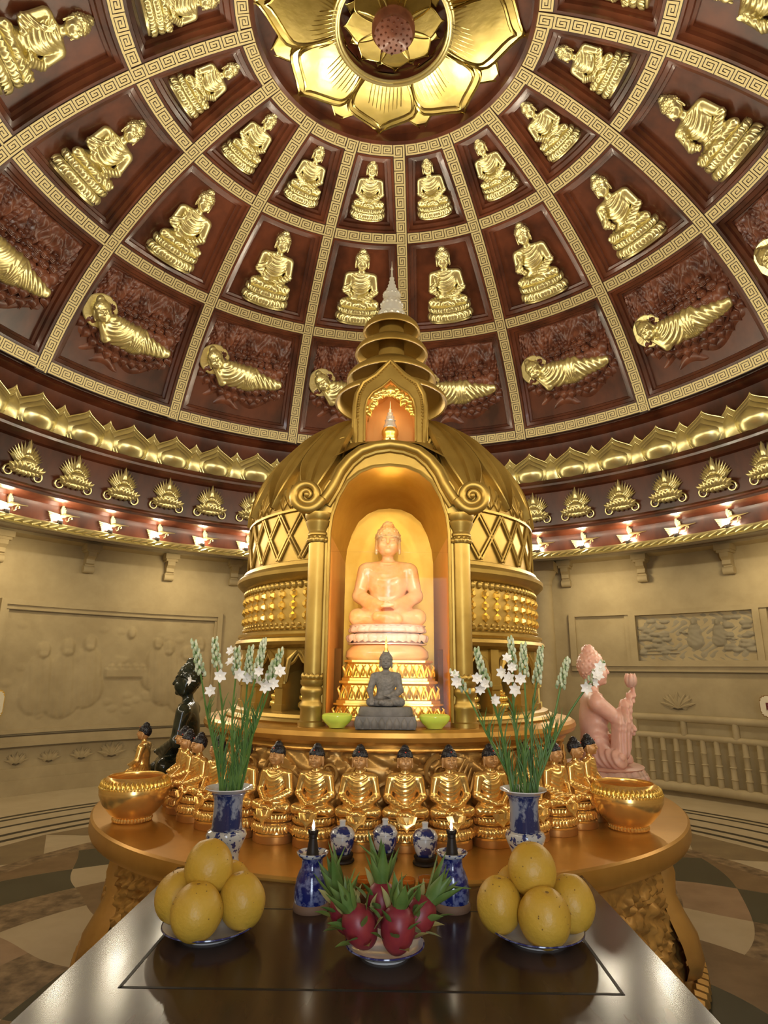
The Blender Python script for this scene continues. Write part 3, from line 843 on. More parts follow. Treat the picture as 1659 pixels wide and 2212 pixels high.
warc(m, -54.4, -26.8, 2.052, 2.06, 0, .03, 1)
rel(m.build('frame', ['stone', 'stone_dark'], t, smooth=False))
def lotus_line(name, a, z, s, L, first=None):
    r = thing(name, L, 'relief', group='lotuses carved on the wall')
    m = MB()
    for i in range(7):
        t_ = (i - 3) / 3.
        ln = .11 * s * (1 - .25 * abs(t_)); an = t_ * 1.15
        m.tube([(math.sin(an) * ln * q * 1.25 + .02 * s * t_ * q * q, -.004, math.cos(an) * ln * q) for q in (0, .3, .6, .85, 1)], [.004 * s, .008 * s, .012 * s, .008 * s, .002 * s], 6)
    for i in range(-1, 2):
        m.petal(.03 * s, .1 * s, .014, Tm((.03 * s * i, -.002, 0), ry=i * .5), nu=5, nv=6)
    o = m.build('petals', 'stone', r)
    m = MB(); m.tube([(-.03 * s, -.003, -.004), (0, -.005, -.012), (.03 * s, -.003, -.004)], .007, 6); m.build('stalk', 'stone_dark', r)
    r.matrix_basis = wallframe(a * D2R, WR - .004, z)
    return r
for n_, (a, s) in enumerate(((-50.6, .9), (-46.9, .9), (-43.1, .95), (-39.4, 1.25), (-35.2, 1.))):
    lotus_line('carved_lotus', a, .70, s, 'shallow carved lotus on the stone plinth, %s from the left of the picture' % ORD[n_])
lotus_line('carved_lotus', 41.2, 1.2, 1.45, 'shallow carved lotus with raised petals above the stone balustrade')

# right wall: two framed fields
def bump_land(u, v, W, H):
    q = np.random.RandomState(9); d = np.zeros_like(u)
    for i in range(46):
        x = q.choice([q.uniform(.03, .3), q.uniform(.85, W - .04)]); d = np.maximum(d, blob(u, v, x, q.uniform(.08, H - .05), .05, .022, .02))
    for x, y, s in ((.56, .12, .42), (.78, .14, .36)): d = np.maximum(d, folk(u, v, x, y, s, .026))
    d = np.maximum(d, .014 * (np.abs(v - .1 - .05 * np.clip(u - .18, 0, 1)) < .006) * (u < .38)); d = np.maximum(d, .014 * (np.abs(v - .06 - .03 * u) < .005) * (u < .4))
    d = np.maximum(d, .018 * (np.abs(v - .27 + .18 * (u - .46)) < .007) * (np.abs(u - .49) < .07)); d = np.maximum(d, .016 * (np.abs(v - .2 + .1 * (u - .9)) < .006) * (np.abs(u - .88) < .07))
    return d + .004 * np.sin(u * 43 + 3 * np.sin(v * 30)) * np.sin(v * 52 + 2 * np.sin(u * 23))
t = thing('stone_relief', 'small carved stone landscape with two figures on the right wall', 'relief', polar(44 * D2R, WR, 1.9)); ml = t.location
rel(relief('carved_field', 36.9, 51.6, 1.66, 2.12, bump_land, t, -.0, 'relief_stone', n=130))
m = MB()
for a0, a1, z0, z1, d in ((36, 52.4, 2.12, 2.17, .05), (36, 52.4, 1.60, 1.655, .05), (36, 36.9, 1.655, 2.12, .05), (51.6, 52.4, 1.655, 2.12, .05)): warc(m, a0, a1, z0, z1, 0, d)
rel(m.build('frame', 'stone', t, smooth=False))
t = thing('stone_tablet', 'blank framed stone tablet between the round column and the landscape relief', 'tablet', polar(32 * D2R, WR, 1.9)); ml = t.location
m = MB()
for a0, a1, z0, z1, d in ((27.6, 36, 2.13, 2.17, .05), (27.6, 36, 1.60, 1.655, .05), (27.6, 28.5, 1.655, 2.13, .05), (35.4, 36, 1.655, 2.13, .035)): warc(m, a0, a1, z0, z1, 0, d, n=6)
rel(m.build('frame', 'stone', t, smooth=False))
m = MB(); warc(m, 28.5, 35.4, 1.655, 2.13, 0, .012, n=6); rel(m.build('field', 'stone', t, smooth=False))
t = thing('stone_tablet', 'framed stone tablet cut off by the right edge of the picture', 'tablet', polar(53 * D2R, WR, 1.9)); ml = t.location
m = MB()
for a0, a1, z0, z1, d in ((52.4, 62, 2.13, 2.17, .05), (52.4, 62, 1.60, 1.655, .05), (52.4, 53.2, 1.655, 2.13, .035), (61, 62, 1.655, 2.13, .035)): warc(m, a0, a1, z0, z1, 0, d, n=6)
rel(m.build('frame', 'stone', t, smooth=False))
m = MB(); warc(m, 27.6, 62, 1.548, 1.60, 0, .03, n=30); warc(m, 27.6, 62, 1.54, 1.549, 0, .031, 1, n=30)
struct(m.build('trim_6', ['stone', 'stone_dark'], smooth=False))

t = thing('stone_column', 'round tan stone column with square capital behind the shrine on the right', 'column', polar(24.6 * D2R, 4.12, ZF), -24.6 * D2R, None); t['kind'] = 'thing'
m = MB(); m.lathe([(.13, 0), (.135, .02), (.10, .1), (.098, 1.4), (.092, 2.0), (.09, 2.05)], 28); m.build('shaft', 'stone', t)
m = MB(); m.lathe([(.092, 2.03), (.1, 2.045), (.1, 2.06), (.1, 2.08), (.135, 2.15), (.15, 2.19)], 28); m.box(-.15, .15, -.15, .15, 2.19, 2.29); m.build('capital', 'stone', t)
m = MB(); m.box(-.14, .14, -.14, .14, 0, .1); m.build('base', 'stone', t)

BR = 4.1
t = thing('stone_balustrade', 'curved stone balustrade with bamboo-jointed balusters along the right wall', 'balustrade', polar(45 * D2R, BR, ZF)); ml = t.location
def rail(name, z0, z1, R0, R1):
    m = MB(); A0, A1 = 33 * D2R, 64 * D2R; zc, h = (z0 + z1) / 2, (z1 - z0) / 2; rc, w = (R0 + R1) / 2, (R1 - R0) / 2
    m.tube([polar(A0 + (A1 - A0) * i / 40, rc, zc) for i in range(41)], h, 12)
    return rel(m.build(name, 'stone', t))
rail('top_rail', 1.085, 1.155, BR - .04, BR + .04); rail('middle_rail', .925, .985, BR - .03, BR + .03); rail('bottom_rail', .47, .555, BR - .05, BR + .05)
for i in range(4):
    m = MB(); a = (36.4 + 6.3 * i) * D2R; m.tube([polar(a, BR, .97), polar(a, BR, 1.1)], .03, 10); rel(m.build('short_post', 'stone', t))
m = MB(); m.tube([(0, 0, .54), (0, 0, .62), (0, 0, .628), (0, 0, .636), (0, 0, .72), (0, 0, .728), (0, 0, .736), (0, 0, .82), (0, 0, .828), (0, 0, .836), (0, 0, .94)], [.028, .026, .033, .026, .025, .032, .025, .025, .031, .025, .027], 12)
bme = m.mesh('baluster', 'stone')
for i in range(15):
    a = (34.9 + 1.66 * i) * D2R; o = put('baluster', bme, t); o.location = Vector(polar(a, BR, 0)) - Vector(ml)

def scallop(w, h, d):
    pts = []
    for cx, cz, a0 in ((w, h, 0), (-w, h, PI / 2), (-w, -h, PI), (w, -h, 3 * PI / 2)):
        q = .045
        for i in range(7):
            a = a0 + PI / 2 * i / 6
            # notched corner
            pts.append((cx - math.copysign(q, cx) + (q * math.cos(a)) * (1 if i % 2 == 0 else .8), cz - math.copysign(q, cz) + (q * math.sin(a)) * (1 if i % 2 == 0 else .8)))
    return pts
t = thing('scalloped_sign', 'cream scalloped sign with dark red lettering at the right edge', 'sign'); t.matrix_basis = wallframe(55.4 * D2R, 4.0, 1.27)
m = MB(); m.prism(scallop(.18, .085, 0), -.012, .0); m.build('board', 'sign', t, smooth=False)
m = MB(); m.prism(scallop(.187, .092, 0), -.006, .006); m.build('edge', 'sign_gold', t, smooth=False)
cu = bpy.data.curves.new('lettering', 'FONT'); cu.body = 'BI'; cu.size = .085; cu.extrude = .002; cu.offset = .003
tmp = bpy.data.objects.new('lettering_outline', cu); C.objects.link(tmp); cu.materials.append(MT['sign_red']); bpy.context.view_layer.update()
me = bpy.data.meshes.new_from_object(tmp.evaluated_get(bpy.context.evaluated_depsgraph_get())); bpy.data.objects.remove(tmp)
to = put('lettering', me, t, (-.135, -.0145, -.03)); to.rotation_euler = (PI / 2, 0, 0)
m = MB(); m.tube([(0, .0, -.05), (0, .0, -.84)], .01, 8); m.lathe([(.001, -.84), (.1, -.84), (.1, -.825), (.001, -.82)], 20); m.build('stand', 'sign_gold', t)
t = thing('scalloped_sign', 'yellow lit sign edge at the left border of the picture', 'sign'); t.matrix_basis = wallframe(-57.45 * D2R, 4.0, 1.235)
m = MB(); m.prism(scallop(.17, .11, 0), -.012, .0); m.build('board', 'sign', t, smooth=False)
m = MB(); m.prism(scallop(.178, .118, 0), -.006, .006); m.build('edge', 'bright_gold', t, smooth=False)
m = MB(); m.tube([(0, .0, -.05), (0, .0, -.805)], .01, 8); m.lathe([(.001, -.805), (.1, -.805), (.1, -.79), (.001, -.785)], 20); m.build('stand', 'sign_gold', t)

# ------------------------------------------------------------------ floor: inlaid marble rings and a rosette
b = MB()
FM = ['marble', 'm_tan', 'm_brown', 'm_green', 'm_pink', 'm_mosaic', 'm_black']
b.lathe([(4.45, ZF), (2.55, ZF)], 144, 0)
for r0, w in ((3.52, .022), (3.42, .02), (3.22, .02), (3.0, .024), (2.86, .024)):
    b.lathe([(r0 + w, ZF + .001), (r0 - w, ZF + .001)], 144, 6)
NS = 20
for i in range(NS):
    a = (i + .3) * 2 * PI / NS; w = 2 * PI / NS
    P = lambda a, r, z=.0012: polar(a, r, ZF + z)
    b.add([P(a - w * .5, 2.78), P(a + w * .5, 2.78), P(a, 2.22)], [(0, 1, 2)], 1)
b.lathe([(2.55, ZF + .0004), (2.2, ZF + .0004)], 144, 0)
b.lathe([(2.36, ZF + .0016), (2.24, ZF + .0016)], 144, 5)
N = 18; G = 6
def rad(g): return 2.24 * (.87 ** g)
tones = [3, 2, 4, 5, 0, 2, 3, 4, 2]
for g_ in range(-1, G):
    for i in range(N):
        off = .5 * (g_ % 2); V = []; F = []
        for u in range(7):
            for v in range(7):
                x, y = u / 6, v / 6                       # two spiral coordinates of the cell
                sw = g_ + x + y
                th = (i + off + (x - y) * .5) * 2 * PI / N + .16 * math.sin(sw * PI) / N + .05 * sw
                V.append(polar(th, min(2.24, rad(sw)), ZF + .002))
        for u in range(6):
            for v in range(6): F.append((u * 7 + v, (u + 1) * 7 + v, (u + 1) * 7 + v + 1, u * 7 + v + 1))
        b.add(V, F, tones[(g_ + 1 + (i % 3)) % 9] if g_ > 0 else (3 if g_ == 0 else 2))
b.lathe([(.95, ZF + .001), (.01, ZF + .001)], 48, 0)
struct(b.build('floor', FM, smooth=False))

# ------------------------------------------------------------------ gilded round altar
t = thing('round_altar', 'low round gilded altar with smooth top and carved flaring sides', 'altar', (0, 0, ZF))
m = MB(); m.lathe([(.80, GT - ZF - .001), (1.2, GT - ZF), (1.262, GT - ZF), (1.27, GT - ZF - .006), (1.272, GT - ZF - .05), (1.265, GT - ZF - .066), (1.22, GT - ZF - .075), (1.2, GT - ZF - .1), (.8, GT - ZF - .1)], 144, cap=True)
m.build('top', 'altar', t, sharp=30)
m = MB()
V = []; F = []; na, nz = 480, 40
q = random.Random(2)
for j in range(nz + 1):
    z = .06 + (GT - ZF - .16) * j / nz
    for i in range(na):
        a = i * 2 * PI / na; w = (i % 40) / 40.
        env = min(1, w * 10, (1 - w) * 10, j / 5, (nz - j) / 5)
        d = .03 * env * abs(math.sin(a * 36 + 2.5 * math.sin(z * 42) + 1.5 * math.sin(z * 19 + a * 12))) * abs(math.sin(z * 48 + 2 * math.sin(a * 55)))
        r = 1.155 + .05 * (1 - j / nz) ** 2 + d
        V.append((r * math.sin(a), -r * math.cos(a), z))
for j in range(nz):
    for i in range(na): F.append((j * na + i, j * na + (i + 1) % na, (j + 1) * na + (i + 1) % na, (j + 1) * na + i))
m.add(V, F); m.build('carved_drum', 'altar_side', t, sharp=70)
lm = MB()
prof = [(1.19, GT - ZF - .1), (1.205, .40), (1.2, .33), (1.225, .27), (1.262, .2), (1.275, .13), (1.26, .08), (1.2, .05)]
V = []; F = []; ww = [.03, .032, .045, .09, .12, .105, .07, .045]
for (r, z), w in zip(prof, ww):
    for k in range(7):
        u = -1 + k / 3.; V.append((w * u, -(r - .045 * u * u), z))
for j in range(len(prof) - 1):
    for k in range(6): F.append((j * 7 + k, j * 7 + k + 1, j * 7 + k + 8, j * 7 + k + 7))
lm.add(V, F); lme = lm.mesh('leg', 'altar_side')
for i in range(12): put('leg', lme, t, (0, 0, 0), (i * 30 + 15 + 2) * D2R + .26)
m = MB(); m.lathe([(1.1, .0), (1.24, .0), (1.25, .01), (1.25, .03), (1.22, .045), (1.15, .055)], 144)
for i in range(150):
    a = i * 2 * PI / 150
    m.tube([(1.235 * math.sin(a), -1.235 * math.cos(a), .055), (1.265 * math.sin(a + .012), -1.265 * math.cos(a + .012), .045), (1.268 * math.sin(a + .03), -1.268 * math.cos(a + .03), .015)], .016, 6)
m.build('rope_moulding', 'altar_side', t)

# ------------------------------------------------------------------ the shrine (stupa)
t = ST_ = thing('gilded_stupa', 'tall gilded stupa shrine with arched niche and stacked parasols on the round altar', 'shrine', (0, 0, GT))
def zz(p): return [(r, z - GT) for r, z in p]
def part(m, name, mats, sharp=40): o = m.build(name, mats, t, (0, 0, -GT), sharp=sharp); return o
# carved drum under the disc
V = []; F = []; na, nz = 420, 36
for j in range(nz + 1):
    z = GT + .0 + (1.275 - GT) * j / nz
    for i in range(na):
        a = i * 2 * PI / na
        env = min(1, j / 4, (nz - j) / 4)
        sc = math.sin(a * 20 + 2.2 * math.sin(z * 26)) * math.cos(z * 36 + 2.4 * math.sin(a * 15))
        d = .03 * env * (abs(sc) ** .6) + .008 * env * math.sin(a * 60 + z * 70)
        r = .775 + d; V.append((r * math.sin(a), -r * math.cos(a), z))
for j in range(nz):
    for i in range(na): F.append((j * na + i, j * na + (i + 1) % na, (j + 1) * na + (i + 1) % na, (j + 1) * na + i))
m = MB(); m.add(V, F)
def spiral(cx, cz, R, a0, turns, sgn, n=26, r1=.12):
    return [(cx + R * (1 - (1 - r1) * i / n) * math.cos(a0 + sgn * turns * 2 * PI * i / n), cz + R * (1 - (1 - r1) * i / n) * math.sin(a0 + sgn * turns * 2 * PI * i / n)) for i in range(n + 1)]
def oncyl(pts, R): return [(R * math.sin(x / R), -R * math.cos(x / R), z) for x, z in pts]
for i in range(28):
    x0 = i * 2 * PI * .8 / 28; s = 1 if i % 2 else -1
    m.tube(oncyl(spiral(x0, 1.16 + .035 * s, .058, PI / 2 if s > 0 else -PI / 2, 1.5, s), .806), [.011 - .0003 * q for q in range(27)], 6)
    for k in range(4): m.tube(oncyl([(x0 + .03 + .02 * k, 1.14 - .05 * s), (x0 + .06 + .02 * k, 1.17 - .01 * s * k), (x0 + .10 + .012 * k, 1.19 + .05 * s - .015 * k * s)], .804), [.011, .01, .003], 6)
    m.tube(oncyl(spiral(x0 + .09, 1.08 - .0 * s, .04, 0, 1.3, -s), .804), [.009 - .0003 * q for q in range(27)], 6)
part(m, 'carved_drum', 'altar_side', 60)
m = MB(); m.lathe([(.6, 1.262), (.80, 1.262), (.815, 1.27), (.81, 1.283), (.835, 1.29), (.855, 1.302), (.862, 1.318), (.858, 1.334), (.845, 1.343), (.82, 1.345), (.5, 1.345)], 144)
part(m, 'disc', 'altar', 25)
GA = 19.6 * D2R
def ring(prof, name, mats='stupa', seg=132, sharp=28):
    m = MB(); m.lathe(prof, seg, a0=GA, a1=2 * PI - GA); return part(m, name, mats, sharp)
ring([(.66, 1.345), (.765, 1.345), (.772, 1.353), (.765, 1.362), (.75, 1.366), (.745, 1.378), (.725, 1.385), (.65, 1.388)], 'plinth')
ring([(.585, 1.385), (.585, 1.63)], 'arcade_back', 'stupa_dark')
# arcade: pillars and arches
m = MB(); AR = .70
NI = [21.5 + 15 * i for i in range(22)]
for i, ad in enumerate(NI):
    if ad > 340: continue
    a = ad * D2R
    T = Tm((AR * math.sin(a), -AR * math.cos(a), 0), rz=a)
    if 25 < ad < 335: m.box(-.022, .022, -.012, .1, 1.385, 1.63, 0, T)
    if 25 < ad < 335: m.box(-.03, .03, -.02, .0, 1.385, 1.41, 0, T); m.box(-.028, .028, -.02, .0, 1.475, 1.49, 0, T)
    if ad > 325: continue
    a2 = a + 7.5 * D2R
    T = Tm((AR * .9915 * math.sin(a2), -AR * .9915 * math.cos(a2), 0), rz=a2)
    hw = AR * math.sin(7.5 * D2R) - .02
    inn = [(-hw + .0, 1.49), (-hw * .95, 1.53), (-hw * .62, 1.565), (-hw * .3, 1.578), (0, 1.605), (hw * .3, 1.578), (hw * .62, 1.565), (hw * .95, 1.53), (hw, 1.49)]
    A = [(x, -.0, z) for x, z in inn]; B_ = [(x * 1.25 if abs(x) < hw * .9 else x, 0, 1.63) for x, z in inn]
    m.strip(A, B_, 0, T); m.strip(A, [(x, .1, z) for x, z in inn], 0, T)
    m.tube([(x, -.006, z) for x, z in inn], .007, 6, 0, T)
    for s in (1, -1): m.tube([(s * (hw * .9), -.006, 1.50), (s * hw * .6, -.012, 1.585), (s * hw * .15, -.008, 1.62)], [.01, .012, .003], 6, 0, T)
part(m, 'arcade', 'stupa', 30)
ring([(.69, 1.628), (.715, 1.632), (.738, 1.642), (.747, 1.655), (.742, 1.668), (.725, 1.675), (.735, 1.684), (.735, 1.694), (.712, 1.702), (.705, 1.705)], 'lower_cornice')
m = MB(); m.lathe([(.706, 1.70), (.706, 1.905)], 132, a0=GA, a1=2 * PI - GA)
for i in range(60):
    a = (20 + i * 5.42) * D2R
    if a > 2 * PI - GA - .07: break
    for e in range(2):
        aa = a + e * 2.71 * D2R
        T = Tm((.706 * math.sin(aa), -.706 * math.cos(aa), 0), rz=aa)
        m.ball((0, -.002, 1.885), (.014, .012, .016), 8, 6, 0, T); m.petal(.016, .02, .012, T @ Tm((0, 0, 1.706)), nu=4, nv=4); m.ball((0, -.002, 1.725), (.008, .006, .008), 6, 4, 0, T)
    T = Tm((.706 * math.sin(a + .045), -.706 * math.cos(a + .045), 0), rz=a + .045)
    m.box(-.002, .002, -.004, .002, 1.735, 1.87, 0, T)
for i in range(60):
    a = (22.5 + i * 5.42) * D2R
    if a > 2 * PI - GA - .03: break
    for z in (1.757, 1.803, 1.849):
        T = Tm((.706 * math.sin(a), -.706 * math.cos(a), z), rz=a)
        h6 = [(.0165 * math.cos(q * PI / 3 + PI / 6), -.004, .0195 * math.sin(q * PI / 3 + PI / 6)) for q in range(6)]
        i6 = [(x * .5, -.017, z_ * .5) for x, y, z_ in h6]; o6 = [(x * 1.02, .001, z_ * 1.02) for x, y, z_ in h6]
        m.add(o6 + h6 + i6, [(q, (q + 1) % 6, 6 + (q + 1) % 6, 6 + q) for q in range(6)] + [(6 + q, 6 + (q + 1) % 6, 12 + (q + 1) % 6, 12 + q) for q in range(6)] + [tuple(range(12, 18))], 1, T)
part(m, 'stud_band', ['stupa', 'bright_gold'], 20)
ring([(.70, 1.898), (.715, 1.903), (.735, 1.912), (.752, 1.93), (.754, 1.945), (.74, 1.96), (.728, 1.965), (.725, 1.98), (.712, 1.985), (.70, 1.988)], 'ledge')
m = MB(); m.lathe([(.700, 1.985), (.703, 2.09), (.700, 2.205)], 132, a0=GA, a1=2 * PI - GA)
LN = 29
for i in range(-2, LN + 3):
    for s in (1, -1):
        for e in (-.009, .009):
            P = []
            for q in range(11):
                a = GA + .02 + (i + s * (q / 10.) ) * (2 * PI - 2 * GA - .04) / LN + e / .71
                if GA <= a <= 2 * PI - GA: P.append((.707 * math.sin(a), -.707 * math.cos(a), 1.995 + .2 * q / 10))
            if len(P) > 1: m.tube(P, .0058, 5)
m.lathe([(.70, 2.197), (.713, 2.2), (.713, 2.21), (.70, 2.214)], 132, a0=GA, a1=2 * PI - GA)
part(m, 'lattice_band', 'stupa', 35)
DP = [(.703, 2.205), (.699, 2.25), (.686, 2.31), (.665, 2.37), (.632, 2.44), (.587, 2.505), (.535, 2.565), (.477, 2.63), (.415, 2.68), (.36, 2.715), (.30, 2.745), (.2, 2.77)]
ring(DP, 'dome_shell', 'stupa')
def dp(z):
    for (r0, z0), (r1, z1) in zip(DP, DP[1:]):
        if z <= z1: return r0 + (r1 - r0) * (z - z0) / (z1 - z0)
    return DP[-1][0]
m = MB(); m.lathe([(.66, 2.365), (.625, 2.43), (.578, 2.50), (.545, 2.535), (.3, 2.54)], 96); part(m, 'dome_core', 'stupa')
m = MB()
def leaf(a, z0, z1, hw, off, seg=16):
    V = []; F = []
    for j in range(seg + 1):
        v = j / seg; z = z0 + (z1 - z0) * v
        wv = (1 if v > .42 else (.08 + .92 * math.sin(PI / 2 * (v / .42)) ** 1.0) * (.72 + .28 * v / .42))
        for k, (u, o) in enumerate(((-1, -.004), (-1, off), (-.9, off * 1.15), (-.8, off * .25), (-.04, off * .5), (0, off * 1.1), (.04, off * .5), (.8, off * .25), (.9, off * 1.15), (1, off), (1, -.004))):
            aa = a + u * wv * hw; r = dp(z) + o
            V.append((r * math.sin(aa), -r * math.cos(aa), z + o * .4))
    n = 11
    for j in range(seg):
        for k in range(n - 1): F.append((j * n + k, j * n + k + 1, (j + 1) * n + k + 1, (j + 1) * n + k))
    F.append(tuple(range(n)))
    m.add(V, F)
NLF = 18
for i in range(NLF):
    a = GA + (i + .5) * (2 * PI - 2 * GA) / NLF; w = (2 * PI - 2 * GA) / NLF
    leaf(a, 2.225, 2.755, w * .485, .024)
    if i: leaf(a - w * .5, 2.215, 2.4, w * .3, .007)
    if i: leaf(a - w * .5 + w * .24, 2.212, 2.33, w * .14, .005)
    if i: leaf(a - w * .5 - w * .24, 2.212, 2.33, w * .14, .005)
part(m, 'dome_leaves', 'stupa', 25)
# parasols
for R, zr, hh, r2 in ((.308, 2.95, .085, .22), (.247, 3.085, .09, .175), (.204, 3.245, .085, .14), (.163, 3.385, .075, .105)):
    m = MB()
    m.lathe([(.07, zr + .075), (R * .6, zr + .066), (R * .86, zr + .045), (R - .018, zr + .012), (R - .012, zr + .002), (R - .002, zr), (R, zr + .006), (R - .004, zr + .022), (R * .93, zr + .04), (R * .85, zr + .055), (r2 * .95, zr + hh), (r2 * .7, zr + hh + .012), (.05, zr + hh + .015)], 72)
    part(m, 'parasol', 'stupa', 35)
m = MB(); m.lathe([(.21, 2.74), (.2, 2.80), (.14, 2.84), (.12, 2.95), (.075, 2.99), (.07, 3.45)], 40); m.box(-.2, .2, -.2, .2, 2.755, 2.80)
part(m, 'mast', 'stupa')
m = MB(); m.lathe([(.085, 3.455), (.088, 3.465), (.075, 3.475), (.07, 3.50), (.078, 3.505), (.078, 3.515), (.06, 3.52), (.062, 3.55), (.058, 3.585), (.05, 3.60), (.046, 3.605), (.05, 3.625), (.05, 3.645), (.036, 3.655), (.03, 3.66), (.032, 3.675), (.02, 3.68), (.024, 3.70), (.014, 3.705), (.018, 3.725), (.011, 3.73), (.014, 3.75), (.008, 3.755), (.004, 3.80), (.008, 3.81), (.003, 3.825), (.0005, 3.865)], 28)
for i in range(14):
    a = i * 2 * PI / 14
    m.ball((.074 * math.sin(a), -.074 * math.cos(a), 3.49), .012, 8, 6); m.ball((.058 * math.sin(a), -.058 * math.cos(a), 3.57), .01, 8, 6); m.ball((.046 * math.sin(a), -.046 * math.cos(a), 3.635), .008, 8, 6)
part(m, 'crystal_spire', 'crystal', 50)

# porch with the great arch
XC = -.004
inner = [(.236, 1.362), (.236, 1.7), (.236, 2.07), (.228, 2.14), (.205, 2.215), (.17, 2.28), (.12, 2.322), (.065, 2.345), (0, 2.352)]
outer = [(.258, 1.362), (.258, 1.7), (.262, 2.07), (.285, 2.15), (.26, 2.26), (.205, 2.345), (.15, 2.41), (.08, 2.45), (0, 2.465)]
def mir(P): return [(-x, z) for x, z in P] + [(x, z) for x, z in P[::-1][1:]]
I_, O_ = mir(inner), mir(outer)
YF, YB = -.745, -.52
m = MB()
m.strip([(XC + x, YF, z) for x, z in I_], [(XC + x, YF, z) for x, z in O_])
m.strip([(XC + x, YF, z) for x, z in O_], [(XC + x * 1.02, YB, z) for x, z in O_])
m.tube([(XC + x, YF - .004, z) for x, z in I_], .007, 8)
m.tube([(XC + x * .94 , YF - .004, z - .012) for x, z in mir([(x + .016, z + .014) for x, z in inner])], .004, 6)
# shoulders that carry the upper niche
for s in (-1, 1): m.box(XC + s * .27 - .02, XC + s * .27 + .02, YF + .03, -.60, 2.08, 2.165)
V = [(XC - .262, YF + .04, 2.17), (XC + .262, YF + .04, 2.17), (XC + .19, -.60, 2.50), (XC - .19, -.60, 2.50), (XC - .262, -.5, 2.17), (XC + .262, -.5, 2.17), (XC + .19, -.3, 2.50), (XC - .19, -.3, 2.50)]
m.add(V, [(3, 7, 4, 0), (1, 5, 6, 2)])
part(m, 'arch_front', 'stupa', 30)
m = MB()
sp = [(q[0], q[1]) for q in spiral(-.328, 2.218, .066, .35, 2.3, -1, 60, .1)]
pth = [(0, 2.438), (-.06, 2.43), (-.115, 2.41), (-.16, 2.372), (-.195, 2.325), (-.22, 2.27), (-.24, 2.235), (-.262, 2.2)]
full = pth + sp[3:]
rad_ = [.02] * 6 + [.021, .022] + [.021 - .014 * i / 57. for i in range(len(full) - 8)]
for s in (1, -1):
    m.tube([(XC + s * x, YF - .012 - (0 if i < 8 else .012), z) for i, (x, z) in enumerate(full)], rad_, 10)
    m.tube([(XC + s * x * .93, YF - .004, z * 1 - .022) for x, z in pth], .011, 8)
    m.tube([(XC + s * x * 1.07, YF + .006, z + .016) for x, z in pth[:6]], .012, 8)
    m.lathe([(.001, 0), (.06, 0), (.062, .08)], 28, 0, Tm((XC + s * -.328, YF - .012, 2.218), rx=-PI / 2))
    m.ball((XC - s * .328, YF - .03, 2.218), (.012, .012, .012), 10, 8)
part(m, 'arch_scroll', 'stupa')
for s in (1, -1):
    c0 = XC + s * .282
    m = MB(); yc = -.725
    T = Tm((c0, yc, 0))
    m.lathe([(.052, 1.345), (.052, 1.36), (.045, 1.365), (.044, 1.40), (.048, 1.41), (.048, 1.42), (.041, 1.43), (.039, 1.45), (.046, 1.462), (.046, 1.475), (.04, 1.485), (.047, 1.495), (.047, 1.508), (.038, 1.512)], 32, 0, T)
    for i in range(12): m.petal(.014, .028, .008, T @ Tm(rz=i * PI / 6) @ Tm((0, -.037, 1.508), rx=.15), nu=4, nv=5)
    m.lathe([(.0365, 1.51), (.0365, 2.06)], 32, 0, T)
    m.lathe([(.037, 2.055), (.042, 2.06), (.042, 2.068), (.038, 2.074), (.04, 2.082), (.05, 2.105), (.052, 2.115), (.046, 2.12), (.055, 2.135), (.055, 2.15)], 32, 0, T)
    for i in range(12): m.petal(.014, .028, .01, T @ Tm(rz=i * PI / 6) @ Tm((0, -.038, 2.03)) , nu=4, nv=5)
    part(m, 'column', 'stupa')
# niche lining
def back(P): return [(x * .86, 1.362 + (z - 1.362) * .935) for x, z in P]
Bk = back(I_)
m = MB(); nI = len(I_)
m.strip([(XC + x, YF + .01, z) for x, z in I_[2:nI - 2]], [(XC + x, -.30, z) for x, z in Bk[2:nI - 2]])
m.add([(XC + x, -.30, z) for x, z in Bk], [tuple(range(nI))])
part(m, 'niche_vault', 'niche', 50)
m = MB()
for s in (1, -1):
    for zz0, zz1 in ((1.345, 1.7), (1.7, 2.07)):
        za, zb = back([(0, zz0)])[0][1], back([(0, zz1)])[0][1]
        m.add([(XC + s * .236, YF + .01, zz0), (XC + s * .236, YF + .01, zz1), (XC + s * .203, -.30, zb), (XC + s * .203, -.30, za)], [(0, 1, 2, 3)])
m.box(XC - .236, XC + .236, YF + .02, -.28, 1.34, 1.364)
part(m, 'niche_side', 'niche_wood', 30)
m = MB(); m.box(XC - .232, XC + .232, -.715, -.711, 1.366, 2.0)
part(m, 'glass_pane', 'pane')

# upper niche
UY, UB = -.475, -.22
inn2 = [(.118, 2.558), (.118, 2.66), (.118, 2.72), (.108, 2.765), (.082, 2.803), (.04, 2.83), (0, 2.868)]
out2 = [(.172, 2.53), (.168, 2.64), (.166, 2.73), (.158, 2.79), (.13, 2.85), (.07, 2.89), (0, 2.965)]
I2, O2 = mir(inn2), mir(out2); n2 = len(I2)
m = MB()
m.strip([(XC + x, UY, z) for x, z in I2], [(XC + x, UY, z) for x, z in O2])
m.strip([(XC + x, UY, z) for x, z in O2], [(XC + x, UB, z) for x, z in O2])
m.strip([(XC + x, UY, z) for x, z in I2], [(XC + x, UY + .03, z) for x, z in I2])
m.tube([(XC + x * .99, UY - .003, z) for x, z in O2], .011, 8); m.tube([(XC + x, UY - .003, z) for x, z in I2], .006, 8)
for j in range(2, 60):
    f = j / 61. * (len(O2) - 1); i = int(f); w = f - i
    x = O2[i][0] * (1 - w) + O2[i + 1][0] * w; z = O2[i][1] * (1 - w) + O2[i + 1][1] * w
    m.ball((XC + x * .9, UY - .002, z - .006), .007, 8, 5)
